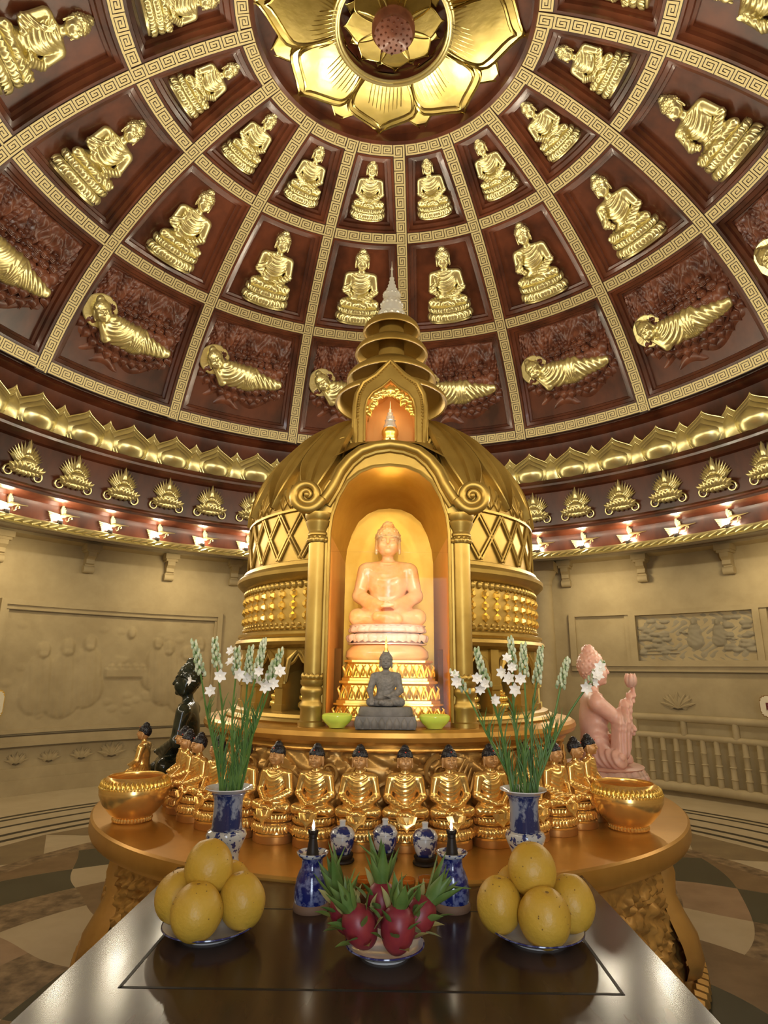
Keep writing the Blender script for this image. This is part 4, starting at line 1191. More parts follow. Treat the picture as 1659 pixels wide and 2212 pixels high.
# sill that leans back from the great arch
A = [(XC - .24, YF + .05, 2.40), (XC - .12, YF + .045, 2.462), (XC, YF + .04, 2.478), (XC + .12, YF + .045, 2.462), (XC + .24, YF + .05, 2.40)]
B_ = [(XC - .19, UY, 2.535), (XC - .1, UY, 2.555), (XC, UY, 2.558), (XC + .1, UY, 2.555), (XC + .19, UY, 2.535)]
m.strip(A, B_)
part(m, 'upper_niche_frame', 'stupa', 30)
for s in (1, -1):
    m = MB(); sp2 = spiral(-.203, 2.535, .046, .0, 2.2, -1, 50, .1)
    m.tube([(XC + s * x, UY - .012, z) for x, z in [(-.16, 2.66), (-.157, 2.6), (-.157, 2.56)] + sp2[1:]], [.011] * 3 + [.0145 - .009 * i / 50 for i in range(50)], 8)
    m.lathe([(.001, 0), (.044, 0), (.044, .2)], 24, 0, Tm((XC - s * .203, UY - .004, 2.535), rx=-PI / 2)); m.ball((XC - s * .203, UY - .022, 2.535), .009, 8, 6)
    part(m, 'upper_scroll', 'stupa')
m = MB()
for s in (1, -1):
    m.tube([(XC + s * x, UY - .02 - .11, z) for x, z in [(.0, 2.50), (.012, 2.492), (.02, 2.478), (.03, 2.472), (.034, 2.482), (.028, 2.488)]], .0055, 6)
m.petal(.014, .045, .012, Tm((XC, UY - .12, 2.488)))
m.ball((XC, UY - .13, 2.482), .012, 8, 6)
part(m, 'leaf_crest', 'stupa')
m = MB()
m.strip([(XC + x, UY + .02, z) for x, z in I2], [(XC + x * .95, -.30, z) for x, z in I2]); m.add([(XC + x * .95, -.30, z) for x, z in I2], [tuple(range(n2))])
m.box(XC - .118, XC + .118, UY + .01, -.3, 2.545, 2.562)
part(m, 'upper_niche_lining', 'amber', 50)
m = MB(); q = random.Random(8)
for i in range(15):
    u = -1 + i / 7.
    zt = 2.83 - .1 * abs(u) ** 2.2; x = .1 * u
    for k in range(3):
        m.petal(.014, .034, .008, Tm((XC + x + q.uniform(-.008, .008), UY + .012, zt - .014 * k + .01), ry=PI + q.uniform(-1.1, 1.1)), nu=4, nv=5)
m.petal(.026, .05, .012, Tm((XC, UY + .01, 2.80))); m.tube([(XC + .1 * math.cos(a), UY + .012, 2.725 + .075 * math.sin(a)) for a in [PI * i / 14 for i in range(15)]], .005, 6)
part(m, 'filigree', 'bright_gold')

# things inside the niches
t = thing('reliquary', 'small golden spired reliquary in the upper orange niche', 'reliquary', (XC, -.40, 2.562))
m = MB(); m.lathe([(.001, 0), (.045, 0), (.045, .012), (.038, .018), (.04, .03), (.034, .036), (.036, .05), (.04, .06), (.04, .075), (.034, .088), (.028, .09)], 24); m.build('gold_base', 'bright_gold', t)
m = MB(); m.lathe([(.03, .09), (.032, .1), (.026, .112), (.024, .125), (.027, .13), (.019, .137), (.02, .15), (.013, .156), (.014, .168), (.007, .174), (.008, .186), (.0025, .192), (.0005, .232)], 20); m.build('spire', 'crystal', t)

t = thing('tiered_pedestal', 'three-tiered golden pedestal with acanthus relief inside the niche', 'pedestal', (XC, -.505, 1.364))
def tier(m, w, d, z0, z1, seed):
    for k, (zf, ex) in enumerate(((0, .012), (.12, .0), (.8, -.012), (.86, .006), (1, .012))): pass
    h = z1 - z0
    P = [(w, z0), (w, z0 + .12 * h), (w * .965, z0 + .16 * h), (w * .93, z0 + .5 * h), (w * .9, z0 + .78 * h), (w * .93, z0 + .84 * h), (w * .96, z0 + .88 * h), (w * .96, z0 + .98 * h), (w * .9, z1)]
    V = []; F = []
    for x, z in P:
        y = d * x / w; c = .25 * d
        V += [(-x, y, z), (-x, -y + c, z), (-x + c, -y, z), (x - c, -y, z), (x, -y + c, z), (x, y, z)]
    for j in range(len(P) - 1):
        for k in range(6): F.append((j * 6 + k, j * 6 + (k + 1) % 6, j * 6 + 6 + (k + 1) % 6, j * 6 + 6 + k))
    F.append(tuple(range(len(P) * 6 - 6, len(P) * 6)))
    m.add(V, F)
    n = max(7, int(w * 2 / .028))
    for i in range(n):
        x = -w * .9 + 1.8 * w * i / (n - 1)
        for s in (1, -1):
            m.tube([(x, -d * .965, z0 + .17 * h), (x + s * .006, -d * .955 - .004, z0 + .45 * h), (x + s * .013, -d * .93 - .006, z0 + .65 * h), (x + s * .006, -d * .915 - .002, z0 + .76 * h)], [.003, .0045, .004, .002], 5)
        m.petal(.006, .4 * h, .008, Tm((x + .012, -d * .955, z0 + .2 * h), rx=-.06), nu=4, nv=4)
m = MB(); tier(m, .222, .17, 0, .058, 1); m.build('lower_tier', 'bright_gold', t, sharp=30)
m = MB(); tier(m, .202, .15, .058, .142, 2); m.build('middle_tier', 'bright_gold', t, sharp=30)
m = MB(); tier(m, .184, .13, .142, .221, 3); m.build('upper_tier', 'bright_gold', t, sharp=30)

t = thing('jade_buddha', 'pale pink translucent seated Buddha glowing in the golden niche', 'statue', (-.01, -.50, 1.585))
jm = buddha_meshes('jade', ['jade'] * 3, .0078, right='lap', folds=.0022)
f = put('figure', jm['figure'], t, (0, 0, .135)); f.scale = (.455, .42, .455); put('hair', jm['hair'], f)
m = lotus_pedestal(.165, .08, .72, 16, base=.05); m.build('lotus_seat', 'jade_lotus', t, (0, 0, .062))
m = MB(); m.lathe([(.001, 0), (.162, 0), (.172, .012), (.17, .035), (.15, .055), (.13, .065), (.001, .065)], 40, sy=.72)
m.build('rock_base', 'jade', t)

t = thing('stone_buddha', 'small dark grey stone Buddha on a lotus block before the niche', 'statue', (-.013, -.795, DT + .001))
gmh = buddha_meshes('grey', ['grey_stone'] * 3, .0105, right='touch', bare=True, folds=.004)
f = put('figure', gmh['figure'], t, (0, 0, .073)); f.scale = (.198, .17, .198); put('hair', gmh['hair'], f)
m = MB(); m.box(-.105, .105, -.055, .055, 0, .042)
for i in range(8): m.petal(.0128, .037, .008, Tm((-.092 + .0263 * i, -.055, .002)), nu=6, nv=8, edge=.0014)
for i in range(3): m.petal(.017, .036, .006, Tm((.105, -.035 + .035 * i, .003), rz=PI / 2), nu=5, nv=6); m.petal(.017, .036, .006, Tm((-.105, -.035 + .035 * i, .003), rz=-PI / 2), nu=5, nv=6)
m.build('lotus_block', 'grey_stone', t, sharp=30)
m = MB(); m.lathe([(.096, .042), (.099, .046), (.097, .062), (.092, .073), (.001, .073)], 32, sy=.55); m.build('seat', 'grey_stone', t)
m = MB(); m.lathe([(.008, .265), (.006, .275), (.007, .285), (.004, .29), (.005, .3), (.002, .305), (.0003, .328)], 12); m.build('crown_spire', 'bright_gold', t)
t = gb = thing('glass_bowl', 'lime green glass bowl left of the grey stone Buddha', 'bowl', (-.187, -.79, DT + .001), 0, 'lime bowls on the shrine disc')
m = MB(); m.lathe([(.001, 0), (.028, 0), (.03, .004), (.046, .018), (.055, .032), (.055, .042), (.05, .047), (.047, .045), (.048, .034), (.035, .016), (.001, .012)], 36); m.build('bowl', 'green_glass', t)
dup(gb, 'lime green glass bowl right of the grey stone Buddha', (.163, -.79, DT + .001))
# little Buddhas of the arcade
am = buddha_meshes('arcade', ['bright_gold'] * 3, .016, right='lap', folds=.01)
r0 = put('arcade_buddha', None); f = put('figure', am['figure'], r0, (0, 0, .058)); f.scale = (.108,) * 3; put('hair', am['hair'], f)
lotus_pedestal(.046, .06, .8, 12).build('lotus_seat', 'bright_gold', r0)
ni = 0
for s in (-1, 1):
    for i in range(4):
        ad = 29 + 15 * i if s > 0 else 29 + 15 * (i); a = s * ad * D2R
        L = 'small golden Buddha in the %s arch of the arcade, counted from the %s column' % (ORD[i], 'left' if s < 0 else 'right')
        P = (.642 * math.sin(a), -.642 * math.cos(a), 1.389)
        if ni == 0: r0.location = P; r0.rotation_euler = (0, 0, a); tag(r0, L, 'statue', 'arcade Buddhas')
        else: dup(r0, L, P, a)
        ni += 1

# ------------------------------------------------------------------ ring of golden Buddhas and the two larger statues
sm = buddha_meshes('gold', ['statue', 'skin', 'hair'], .0105, right='lap', folds=.005)
r0 = put('golden_buddha', None)
f = put('robed_figure', sm['figure'], r0, (0, 0, .09)); f.scale = (.218,) * 3
h_ = put('face', sm['head'], f); put('hair', sm['hair'], h_)
m = MB(); m.ball((0, -.092, .915), (.012, .01, .01), 8, 6); m.build('bead', 'red', h_)
m = MB()
for i in range(5): m.tube([(-.14 + .02 * i, -.265 + .004 * i, .06), (-.11 + .02 * i, -.285, -.02 - .012 * i), (.0, -.295 - .004 * i, -.07 - .02 * i + .02), (.11 - .02 * i, -.285, -.02 - .012 * i), (.14 - .02 * i, -.265 + .004 * i, .06)], .02, 6)
m.petal(.1, .15, .03, Tm((0, -.27, .06), rx=PI, rz=0)); m.build('robe_apron', 'statue', f)
lotus_pedestal(.071, .07, .82, 16, base=.1).build('lotus_seat', 'statue', r0, (0, 0, .022))
m = MB(); m.lathe([(.001, 0), (.07, 0), (.071, .004), (.07, .021), (.066, .0235), (.001, .0235)], 36, sy=.84); m.build('plinth', 'statue_base', r0)
mid = ['far left end of the ring', '', '']
for n_, k in enumerate(range(-7, 8)):
    ad = -1.3 - 4.55 + 9.1 * k if False else -5.85 + 9.1 * k
    a = ad * D2R
    P = (.945 * math.sin(a), -.945 * math.cos(a), GT)
    if k <= 0: i = -k; L = 'golden black-haired Buddha, %s to the left of the altar centre' % ORD[i]
    else: i = k - 1; L = 'golden black-haired Buddha, %s to the right of the altar centre' % ORD[i]
    if n_ == 0: r0.location = P; r0.rotation_euler = (0, 0, a); tag(r0, L, 'statue', 'golden Buddhas around the shrine')
    else: dup(r0, L, P, a)
dup(r0, 'golden black-haired Buddha in profile behind the left golden bowl', (-1.115, -.17, GT), -88 * D2R)

def big_statue(name, label, key, mt, P, rz, H, ped, **kw):
    t = thing(name, label, 'statue', P, rz)
    bmx = buddha_meshes(key, [mt] * 3, .01, **kw)
    f = put('figure', bmx['figure'], t, (0, 0, ped)); f.scale = (H, H * .9, H); put('hair', bmx['hair'], f)
    return t, f
t, f = big_statue('rose_stone_buddha', 'rose pink stone Buddha raising a lotus bud, facing right behind the right bowl', 'pink', 'pink', (1.015, .04, GT), PI / 2 - .12, .565, .11, right='raise', folds=.012)
lotus_pedestal(.215, .125, .92, 14, base=.3).build('lotus_seat', 'pink', t)
m = MB()
for i in range(7): m.petal(.04, .12, .03, Tm((-.13 + .018 * math.sin(i * .9), -.3 - .018 * math.cos(i * .9), .655), rz=i * .9, rx=.2), nu=5, nv=6)
m.ball((-.13, -.3, .71), (.04, .04, .055), 12, 8); m.build('lotus_bud', 'pink', f)
m = MB(); m.petal(.09, .3, .05, Tm((-.2, -.2, .5), rx=PI + .15)); m.petal(.07, .33, .05, Tm((-.15, -.24, .5), rx=PI + .1)); m.build('sleeve', 'pink', f)
t, f = big_statue('dark_jade_buddha', 'large blackish green polished Buddha facing left behind the ring statues', 'black', 'black_jade', (-1.02, .08, GT), -PI / 2 + .1, .535, .06, right='lap', folds=.002)
m = MB(); m.lathe([(.001, 0), (.18, 0), (.19, .02), (.185, .05), (.17, .062), (.001, .062)], 32, sy=.85); m.build('base', 'black_jade', t)

# ------------------------------------------------------------------ dark offering table
TX, HW = -.031, .584
t = thing('offering_table', 'dark polished wooden offering table with framed top in front of the altar', 'table', (TX, -1.6, ZF))
YN = -2.02
m = MB()
def slab(z0, z1, x0, x1, yn, R):
    n = 40; A = []; B_ = []
    for i in range(n + 1):
        x = x0 + (x1 - x0) * i / n; A.append((x, yn)); B_.append((x, -math.sqrt(R * R - x * x)))
    V = [(x - TX, y + 1.6, z) for z in (z0, z1) for P in (A, B_) for x, y in P]; k = n + 1
    F = []
    for i in range(n):
        F += [(i, k + i, k + i + 1, i + 1), (2 * k + i, 2 * k + i + 1, 3 * k + i + 1, 3 * k + i), (i, i + 1, 2 * k + i + 1, 2 * k + i), (k + i, 3 * k + i, 3 * k + i + 1, k + i + 1)]
    F += [(0, 2 * k, 3 * k, k), (n, k + n, 3 * k + n, 2 * k + n)]
    return V, F
V, F = slab(WT - ZF - .045, WT - ZF, TX - HW, TX + HW, YN, 1.276)
m.add(V, F); m.build('top', 'table', t, sharp=30)
m = MB(); zt = WT - ZF
x0, x1, y0, y1 = -.456, .456, -1.812 + 1.6, -1.43 + 1.6; w = .0032
for X0, X1, Y0, Y1 in ((x0, x1, y0 - w, y0 + w), (x0 - w, x0 + w, y0 - w, y1), (x1 - w, x1 + w, y0 - w, y1), (x0, x1, y1 - w * .4, y1 + w * .4)): m.box(X0, X1, Y0, Y1, zt - .002, zt + .0006)
m.build('panel_groove', 'groove', t, smooth=False)
m = MB(); m.box(-HW + .06, HW - .06, YN + 1.6 + .06, YN + 1.6 + .085, zt - .13, zt - .045)
for s in (-1, 1): m.box(s * (HW - .07) - .012, s * (HW - .07) + .012, YN + 1.6 + .06, -1.3 + 1.6, zt - .13, zt - .045)
m.build('apron', 'table', t, smooth=False)
for x in (-HW + .07, HW - .07):
    for y in (YN + 1.6 + .075, -1.33 + 1.6):
        m = MB(); m.box(x - .03, x + .03, y - .03, y + .03, 0, zt - .045); m.build('leg', 'table', t, smooth=False)

# ------------------------------------------------------------------ bronze bowls on the altar
def offering_bowl(label, P):
    t = thing('gilt_bowl', label, 'bowl', P, 0, 'gilt offering bowls'); t.scale = (.96, .96, 1.13)
    m = MB(); m.lathe([(.001, .012), (.066, .012), (.07, .016), (.085, .025), (.115, .055), (.131, .085), (.1325, .1), (.125, .118), (.112, .132), (.108, .138), (.103, .14), (.1, .136), (.1, .125), (.115, .1), (.11, .07), (.08, .04), (.001, .03)], 64); m.build('body', 'statue', t)
    m = MB()
    for i in range(44): m.petal(.0088, .026, .007, Tm(rz=i * 2 * PI / 44) @ Tm((0, -.129, .112), rx=-.62), nu=4, nv=5)
    for i in range(70): a = i * 2 * PI / 70; m.ball((.1305 * math.sin(a), -.1305 * math.cos(a), .109), .0042, 6, 4)
    m.build('rim_leaves', 'bright_gold', t)
    m = MB(); m.lathe([(.001, 0), (.064, 0), (.068, .004), (.07, .014), (.001, .014)], 40)
    for i in range(36): a = i * 2 * PI / 36; m.ball((.069 * math.sin(a), -.069 * math.cos(a), .009), (.0065, .0065, .008), 6, 4)
    m.build('foot', 'statue', t)
offering_bowl('shiny golden bowl with leaf rim at the left end of the altar', (-.955, -.62, GT))
offering_bowl('shiny golden bowl with leaf rim at the right end of the altar', (.872, -.66, GT))

# ------------------------------------------------------------------ vases with tuberoses
VP = [(0, 0), (.034, 0), (.036, .004), (.034, .02), (.037, .04), (.05, .07), (.054, .082), (.05, .092), (.037, .098)]
def vase(label, P):
    t = thing('porcelain_vase', label, 'vase', P, 0, 'blue and white flower vases'); t.scale = (1.08, 1.08, .97)
    m = MB(); m.lathe([(.001, 0), (.038, 0), (.04, .004), (.036, .02), (.038, .04), (.05, .07), (.0545, .085), (.05, .096), (.041, .1)], 40); m.build('foot', 'bw_light', t)
    m = MB(); m.lathe([(.041, .1), (.0405, .104), (.0395, .13), (.0385, .16), (.04, .185), (.045, .2), (.0475, .204)], 40); m.build('neck', 'bw_scene', t)
    m = MB(); m.lathe([(.0475, .204), (.058, .2115), (.064, .215), (.064, .218), (.056, .214), (.046, .207), (.036, .18), (.03, .12), (.001, .11)], 40); m.build('rim', 'porc', t)
    m = MB()
    for z, r in ((.103, .0415), (.2, .0455)): m.tube([(r * math.cos(a), r * math.sin(a), z) for a in [i * 2 * PI / 40 for i in range(41)]], .0013, 5)
    m.build('blue_lines', 'cobalt', t)
VL, VR = (-.474, -1.14, GT), (.402, -1.12, GT)
vase('blue and white vase of tuberoses behind the left pomelos', VL); vase('blue and white vase of tuberoses behind the right pomelos', VR)
fb = MB()
for i in range(6): fb.petal(.0078, .022, .002, Tm(rz=i * PI / 3) @ Tm((0, -.003, .0), rx=.75), nu=4, nv=5, curl=.009, back=False, point=2.4, belly=.5)
fb.tube([(0, 0, -.02), (0, 0, -.008), (0, 0, .003)], [.0022, .0032, .0042], 6)
fbm = fb.mesh('blossom', 'petal')
def tuberose(V, label, tip, blossoms, spike, seed):
    """tip and blossoms are given as (dx, dy, z) from the vase axis"""
    q = random.Random(seed)
    t = thing('tuberose_stem', label, 'flower', (V[0], V[1], GT), 0, 'tuberoses in the vases')
    a = math.atan2(tip[1], tip[0]); bx, by = .02 * math.cos(a) + q.uniform(-.012, .012), .02 * math.sin(a) + q.uniform(-.012, .012)
    z1 = tip[2] - GT
    P = []
    for i in range(13):
        f = i / 12.; g = f ** 1.35
        P.append((bx + (tip[0] - bx) * g + .004 * math.sin(f * 9 + seed), by + (tip[1] - by) * g, .14 + (z1 - .14) * f))
    m = MB(); m.tube(P, [.0042 - .0018 * i / 12 for i in range(13)], 6); m.build('stalk', 'stem', t)
    m = MB()
    def at(f):
        x = f * 12; i = min(11, int(x)); w = x - i
        return Vector(P[i]) * (1 - w) + Vector(P[i + 1]) * w
    for i in range(34):
        f = q.uniform(.0, .6); p = at(f); an = q.uniform(0, 2 * PI); L = q.uniform(.06, .13) * (1.1 - f)
        m.tube([p, p + Vector((.006 * math.cos(an), .006 * math.sin(an), L * .5)), p + Vector((.02 * math.cos(an), .02 * math.sin(an), L))], [.0028, .0022, .0005], 4)
    m.build('leaves', 'stem', t)
    m = MB(); n = int(16 + spike * 22)
    for i in range(n):
        f = 1 - (.16 + .1 * spike) * (1 - i / n) * .9; p = at(min(1, f)); an = i * 2.4; r = .0065 + .006 * (1 - i / n)
        m.ball(p + Vector((r * math.cos(an), r * math.sin(an), .004)), (.0042 + .001 * (1 - i / n), .0042 + .001 * (1 - i / n), .0095), 6, 5)
    if spike: m.build('bud_spike', 'bud', t)
    for bl in blossoms:
        p = Vector((bl[0], bl[1], bl[2] - GT)); c = min((at(i / 30.) for i in range(31)), key=lambda w: (w - p).length)
        d = p - c; d = d.normalized() if d.length > 1e-4 else Vector((0, -1, 0))
        d = (d + Vector((q.uniform(-.7, .7), -.45, q.uniform(-.3, .9)))).normalized()
        o = put('blossom', fbm, t); M = d.to_track_quat('Z', 'Y').to_matrix().to_4x4(); M.translation = p; o.matrix_basis = M @ Tm(s=q.uniform(.62, .88))
def stems(V, rows, side_):
    for n_, (dx, dy, z, bl, spike, txt) in enumerate(rows):
        tuberose(V, 'tuberose %s in the %s vase' % (txt, side_), (dx, dy, z), bl, spike, n_ * 3 + (50 if side_ == 'left' else 0))
stems(VL, [
    (-.142, -.02, 1.629, [(-.128, -.04, 1.511)], .7, 'furthest to the left'),
    (-.058, -.06, 1.635, [(-.031, -.08, 1.526), (-.055, -.08, 1.483)], .3, 'second from the left'),
    (-.003, -.02, 1.609, [(-.010, -.04, 1.567), (.014, -.04, 1.529), (-.015, -.03, 1.6)], .3, 'third from the left with an open star blossom'),
    (.034, .04, 1.614, [(.030, .02, 1.519), (.061, .02, 1.509)], .9, 'in the middle with a pale bud spike'),
    (.087, -.06, 1.632, [(.104, -.08, 1.498), (.085, -.08, 1.54)], 1., 'with the tall green bud spike'),
    (.144, -.02, 1.606, [(.121, -.04, 1.505), (.138, -.04, 1.541)], .8, 'furthest to the right'),
    (.103, .04, 1.569, [(.098, .02, 1.523)], .4, 'half hidden behind the tall green spike'),
    (.075, -.05, 1.36, [], 0, 'short and leafy, without blossoms')], 'left')
stems(VR, [
    (-.210, -.02, 1.545, [(-.194, -.04, 1.515), (-.2, -.03, 1.535)], .1, 'bent furthest to the left'),
    (-.135, -.06, 1.611, [(-.140, -.08, 1.525), (-.131, -.08, 1.495), (-.09, -.08, 1.463), (-.115, -.08, 1.51)], .9, 'with a thick bud spike and low blossoms'),
    (-.026, -.02, 1.648, [(-.04, -.04, 1.585), (-.026, -.04, 1.558), (-.055, -.04, 1.543), (-.035, -.04, 1.525)], .4, 'tallest, with many white blossoms'),
    (.012, -.06, 1.627, [(-.01, -.08, 1.526), (-.024, -.08, 1.494)], .5, 'fourth from the left'),
    (.082, .04, 1.62, [], .9, 'with a green spike and no open blossom'),
    (.163, .0, 1.585, [], .6, 'thin and arching, without blossoms'),
    (.262, -.02, 1.577, [(.234, -.04, 1.535), (.2, -.04, 1.5), (.225, -.03, 1.515), (.25, -.03, 1.56)], .1, 'bent furthest to the right')], 'right')

# ------------------------------------------------------------------ lamps, jars, cups
def oil_lamp(label, P):
    t = thing('oil_lamp', label, 'oil lamp', P, 0, 'blue porcelain oil lamps')
    m = MB(); m.lathe([(.001, 0), (.042, 0), (.0435, .004), (.043, .014), (.04, .018)], 36); m.build('foot', 'clay', t)
    m = MB(); m.lathe([(.04, .017), (.042, .03), (.041, .05), (.038, .068), (.031, .085), (.027, .092), (.0255, .1), (.026, .112), (.029, .118)], 40); m.build('body', 'cobalt', t)
    m = MB(); m.lathe([(.026, .114), (.034, .118), (.0385, .124), (.039, .1265), (.037, .127), (.03, .122), (.02, .1195), (.001, .119)], 40); m.build('saucer', 'bw_light', t)
    m = MB(); m.lathe([(.016, .119), (.015, .125), (.0095, .158), (.011, .16), (.0105, .168), (.012, .17), (.01, .176), (.004, .177)], 20)
    for i in range(10): a = i * PI / 5; m.petal(.0035, .012, .002, Tm((.010 * math.sin(a), -.010 * math.cos(a), .166), rz=a, rx=.2), nu=3, nv=4)
    m.build('burner', 'iron', t)
    m = MB(); m.lathe([(.0005, .176), (.0032, .18), (.0036, .184), (.002, .19), (.0003, .198)], 10); m.build('flame', 'flame', t)
    return t
oil_lamp('cobalt blue porcelain oil lamp with burning wick, left of the dragon fruits', (-.187, -1.43, WT))
oil_lamp('cobalt blue porcelain oil lamp with burning wick, right of the dragon fruits', (.158, -1.415, WT))
def jar(label, P):
    t = thing('lidded_jar', label, 'jar', P, .4, 'lidded jars on the altar'); t.scale = (1.14,) * 3
    m = MB(); m.lathe([(.001, 0), (.03, 0), (.033, .003), (.032, .007), (.027, .01), (.03, .018), (.029, .021), (.001, .021)], 30); m.build('stand', 'iron', t)
    m = MB(); m.lathe([(.001, .021), (.022, .021), (.027, .03), (.031, .045), (.0325, .058), (.0315, .063), (.001, .063)], 36); m.build('body', 'bw', t)
    m = MB(); m.lathe([(.0315, .063), (.0335, .0645), (.032, .069), (.026, .079), (.014, .085), (.001, .0855)], 36); m.build('lid', 'bw', t)
    m = MB(); m.lathe([(.008, .0845), (.0075, .092), (.009, .098), (.007, .1), (.001, .1)], 16); m.build('knob', 'porc', t)
jar('blue and white lidded jar nearest the left oil lamp', (-.138, -1.09, GT))
jar('blue and white lidded jar behind the green dragon fruit leaves', (-.01, -1.065, GT))
jar('blue and white lidded jar nearest the right oil lamp', (.109, -1.105, GT))
def cup(label, P, s=1.):
    t = thing('glass_cup', label, 'cup', P)
    m = MB(); m.lathe([(.001, .002), (.011, .001), (.013, .0), (.012, .006), (.011, .01), (.019, .017), (.0215, .026), (.0215, .036), (.0195, .036), (.0195, .027), (.016, .019), (.001, .014)], 28); m.build('glass', 'amber_glass', t)
    m = MB(); m.lathe([(.001, .0145), (.0155, .0192), (.0185, .0275), (.001, .0275)], 20); m.build('oil', 'amber', t)
cup('amber glass cup behind the dragon fruits on the left', (-.063, -1.315, WT))
cup('amber glass cup behind the dragon fruits at the centre right', (.05, -1.318, WT))
cup('clear amber glass cup beside the right oil lamp', (.1, -1.305, WT))

# ------------------------------------------------------------------ fruit plates
def plate(label, P, r):
    t = thing('porcelain_plate', label, 'plate', P)
    m = MB(); m.lathe([(.001, .002), (r * .55, .001), (r * .56, .0), (r * .6, .0), (r * .62, .004), (r * .85, .012), (r, .02), (r * 1.005, .0225), (r * .98, .0225), (r * .82, .0155), (r * .6, .008), (.001, .007)], 56); m.build('dish', 'porc', t)
    m = MB(); m.tube([(r * 1.0 * math.cos(a), r * 1.0 * math.sin(a), .0215) for a in [i * 2 * PI / 56 for i in range(57)]], .0018, 5); m.build('blue_rim', 'cobalt', t)
plate('round porcelain plate under the left pomelos', (-.393, -1.575, WT), .1); plate('round porcelain plate under the right pomelos', (.325, -1.58, WT), .1); plate('round porcelain plate of dragon fruits at the table centre', (-.006, -1.665, WT), .08)
def pomelo(seed, r, h):
    q = random.Random(seed)
    def fn(a, z):
        f = 1 + .012 * math.sin(3 * a + seed) + .01 * math.sin(5 * a + z * 4 + seed)
        return f * (1 - .06 * max(0, z)) 
    V = []; F = []; ns, nr = 40, 26
    for j in range(nr + 1):
        th = PI * j / nr; z = -math.cos(th)
        for i in range(ns):
            a = i * 2 * PI / ns; rr = math.sin(th) * r * fn(a, z)
            V.append((rr * math.cos(a), rr * math.sin(a), z * h - (.006 * math.exp(-(math.sin(th) / .18) ** 2) if z > 0 else 0)))
    for j in range(nr):
        for i in range(ns): F.append((j * ns + i, j * ns + (i + 1) % ns, (j + 1) * ns + (i + 1) % ns, (j + 1) * ns + i))
    m = MB(); m.add(V, F); blem(m, r, h, [(q.uniform(0, 6.28), q.uniform(-.6, 1.2), q.uniform(.5, 1.2)) for _ in range(18)]); return m.mesh('pomelo', ['pomelo', 'blemish'], sharp=180)
def blem(m, r, h, spots):
    for az, el, s in spots:
        d = Vector((math.sin(az) * math.cos(el), -math.cos(az) * math.cos(el), math.sin(el)))
        m.ball((d.x * r * .998, d.y * r * .998, d.z * h * .998), (.0011 * s, .0011 * s, .0013 * s), 6, 4, 1)
PM = [('lowest front pomelo of the left plate', (-.405, -1.642, 1.05), .0545, .057, 0, 0), ('outermost left pomelo of the left plate', (-.470, -1.553, 1.05), .054, .056, .3, .4),
      ('pomelo on the right side of the left plate', (-.322, -1.584, 1.053), .0505, .058, -.2, .1), ('pomelo on top of the left pile', (-.402, -1.577, 1.117), .053, .058, .1, .2), ('pomelo hidden at the back of the left plate', (-.375, -1.487, 1.05), .053, .056, 0, 0),
      ('pomelo on the left side of the right plate', (.244, -1.585, 1.052), .0495, .058, 0, .1), ('lowest front pomelo of the right plate', (.33, -1.64, 1.047), .0545, .059, .25, .15),
      ('outermost right pomelo of the right plate', (.407, -1.565, 1.05), .0515, .059, -.15, .2), ('pomelo on top of the right pile', (.321, -1.577, 1.12), .053, .056, 0, .1), ('pomelo hidden at the back of the right plate', (.3, -1.493, 1.05), .053, .056, 0, 0)]
for n_, (L, P, r, h, rx, ry) in enumerate(PM):
    t = thing('pomelo', 'ripe yellow ' + L, 'pomelo', P, 0, 'pomelos on the plates'); t.rotation_euler = (rx, ry, n_)
    put('fruit', pomelo(n_ * 1.7 + 1, r, h), t)
    m = MB(); m.lathe([(.001, h * .90), (.004, h * .9), (.005, h * .915), (.001, h * .925)], 8); m.build('stem_scar', 'blemish', t)

def pitaya(label, P, tilt, az, seed, leaf, r=.034, h=.047, green=.6):
    q = random.Random(seed)
    t = thing('dragon_fruit', label, 'dragon fruit', P, az, 'dragon fruits on the plate'); t.rotation_euler = (tilt[0], tilt[1], az)
    m = MB(); m.lathe([(.0005, -h)] + [(r * math.sin(PI * j / 14) * (1 - .08 * math.cos(PI * j / 14)), -h * math.cos(PI * j / 14)) for j in range(1, 14)] + [(.0005, h * .98)], 26); m.build('fruit', 'pitaya', t, sharp=180)
    m = MB()
    for i in range(13):
        th = PI * (.35 + .42 * (i / 13.)); a = i * 2.4; rr = r * math.sin(th) * (1 - .08 * math.cos(th))
        m.petal(.010, .028 + .012 * i / 13, .003, Tm((rr * math.sin(a), -rr * math.cos(a), -h * math.cos(th)), rz=a, rx=.35 + .5 * (1 - i / 13.)), nu=4, nv=6, curl=.012, mi=1 if i % 3 == 0 else 0, point=1.4, back=False)
    m.build('scales', ['leaf', 'leaf_dry'], t)
    m = MB()
    for i in range(7):
        a = i * 2 * PI / 7 + q.uniform(-.3, .3); L = leaf * q.uniform(.6, 1.05)
        m.petal(.0125, L, .005, Tm((.011 * math.sin(a), -.011 * math.cos(a), h * .86), rz=a, rx=q.uniform(.02, .32)), nu=4, nv=8, curl=q.uniform(-.0, .018), point=1.3, belly=.35, back=False)
    for i in range(3):
        a = q.uniform(0, 6.28); L = leaf * .9
        m.tube([(0, 0, h * .9), (.02 * math.sin(a), -.02 * math.cos(a), h + L * .5), (.05 * math.sin(a), -.05 * math.cos(a), h + L * .75)], [.004, .003, .0006], 5)
    m.build('leaf_crown', 'leaf', t)
pitaya('bright crimson dragon fruit at the front right of the plate', (.02, -1.70, 1.043), (.12, .06), .4, 1, .06, .035, .047)
pitaya('purplish dragon fruit at the front left of the plate', (-.056, -1.69, 1.043), (.1, -.55), .2, 2, .07, .034, .045)
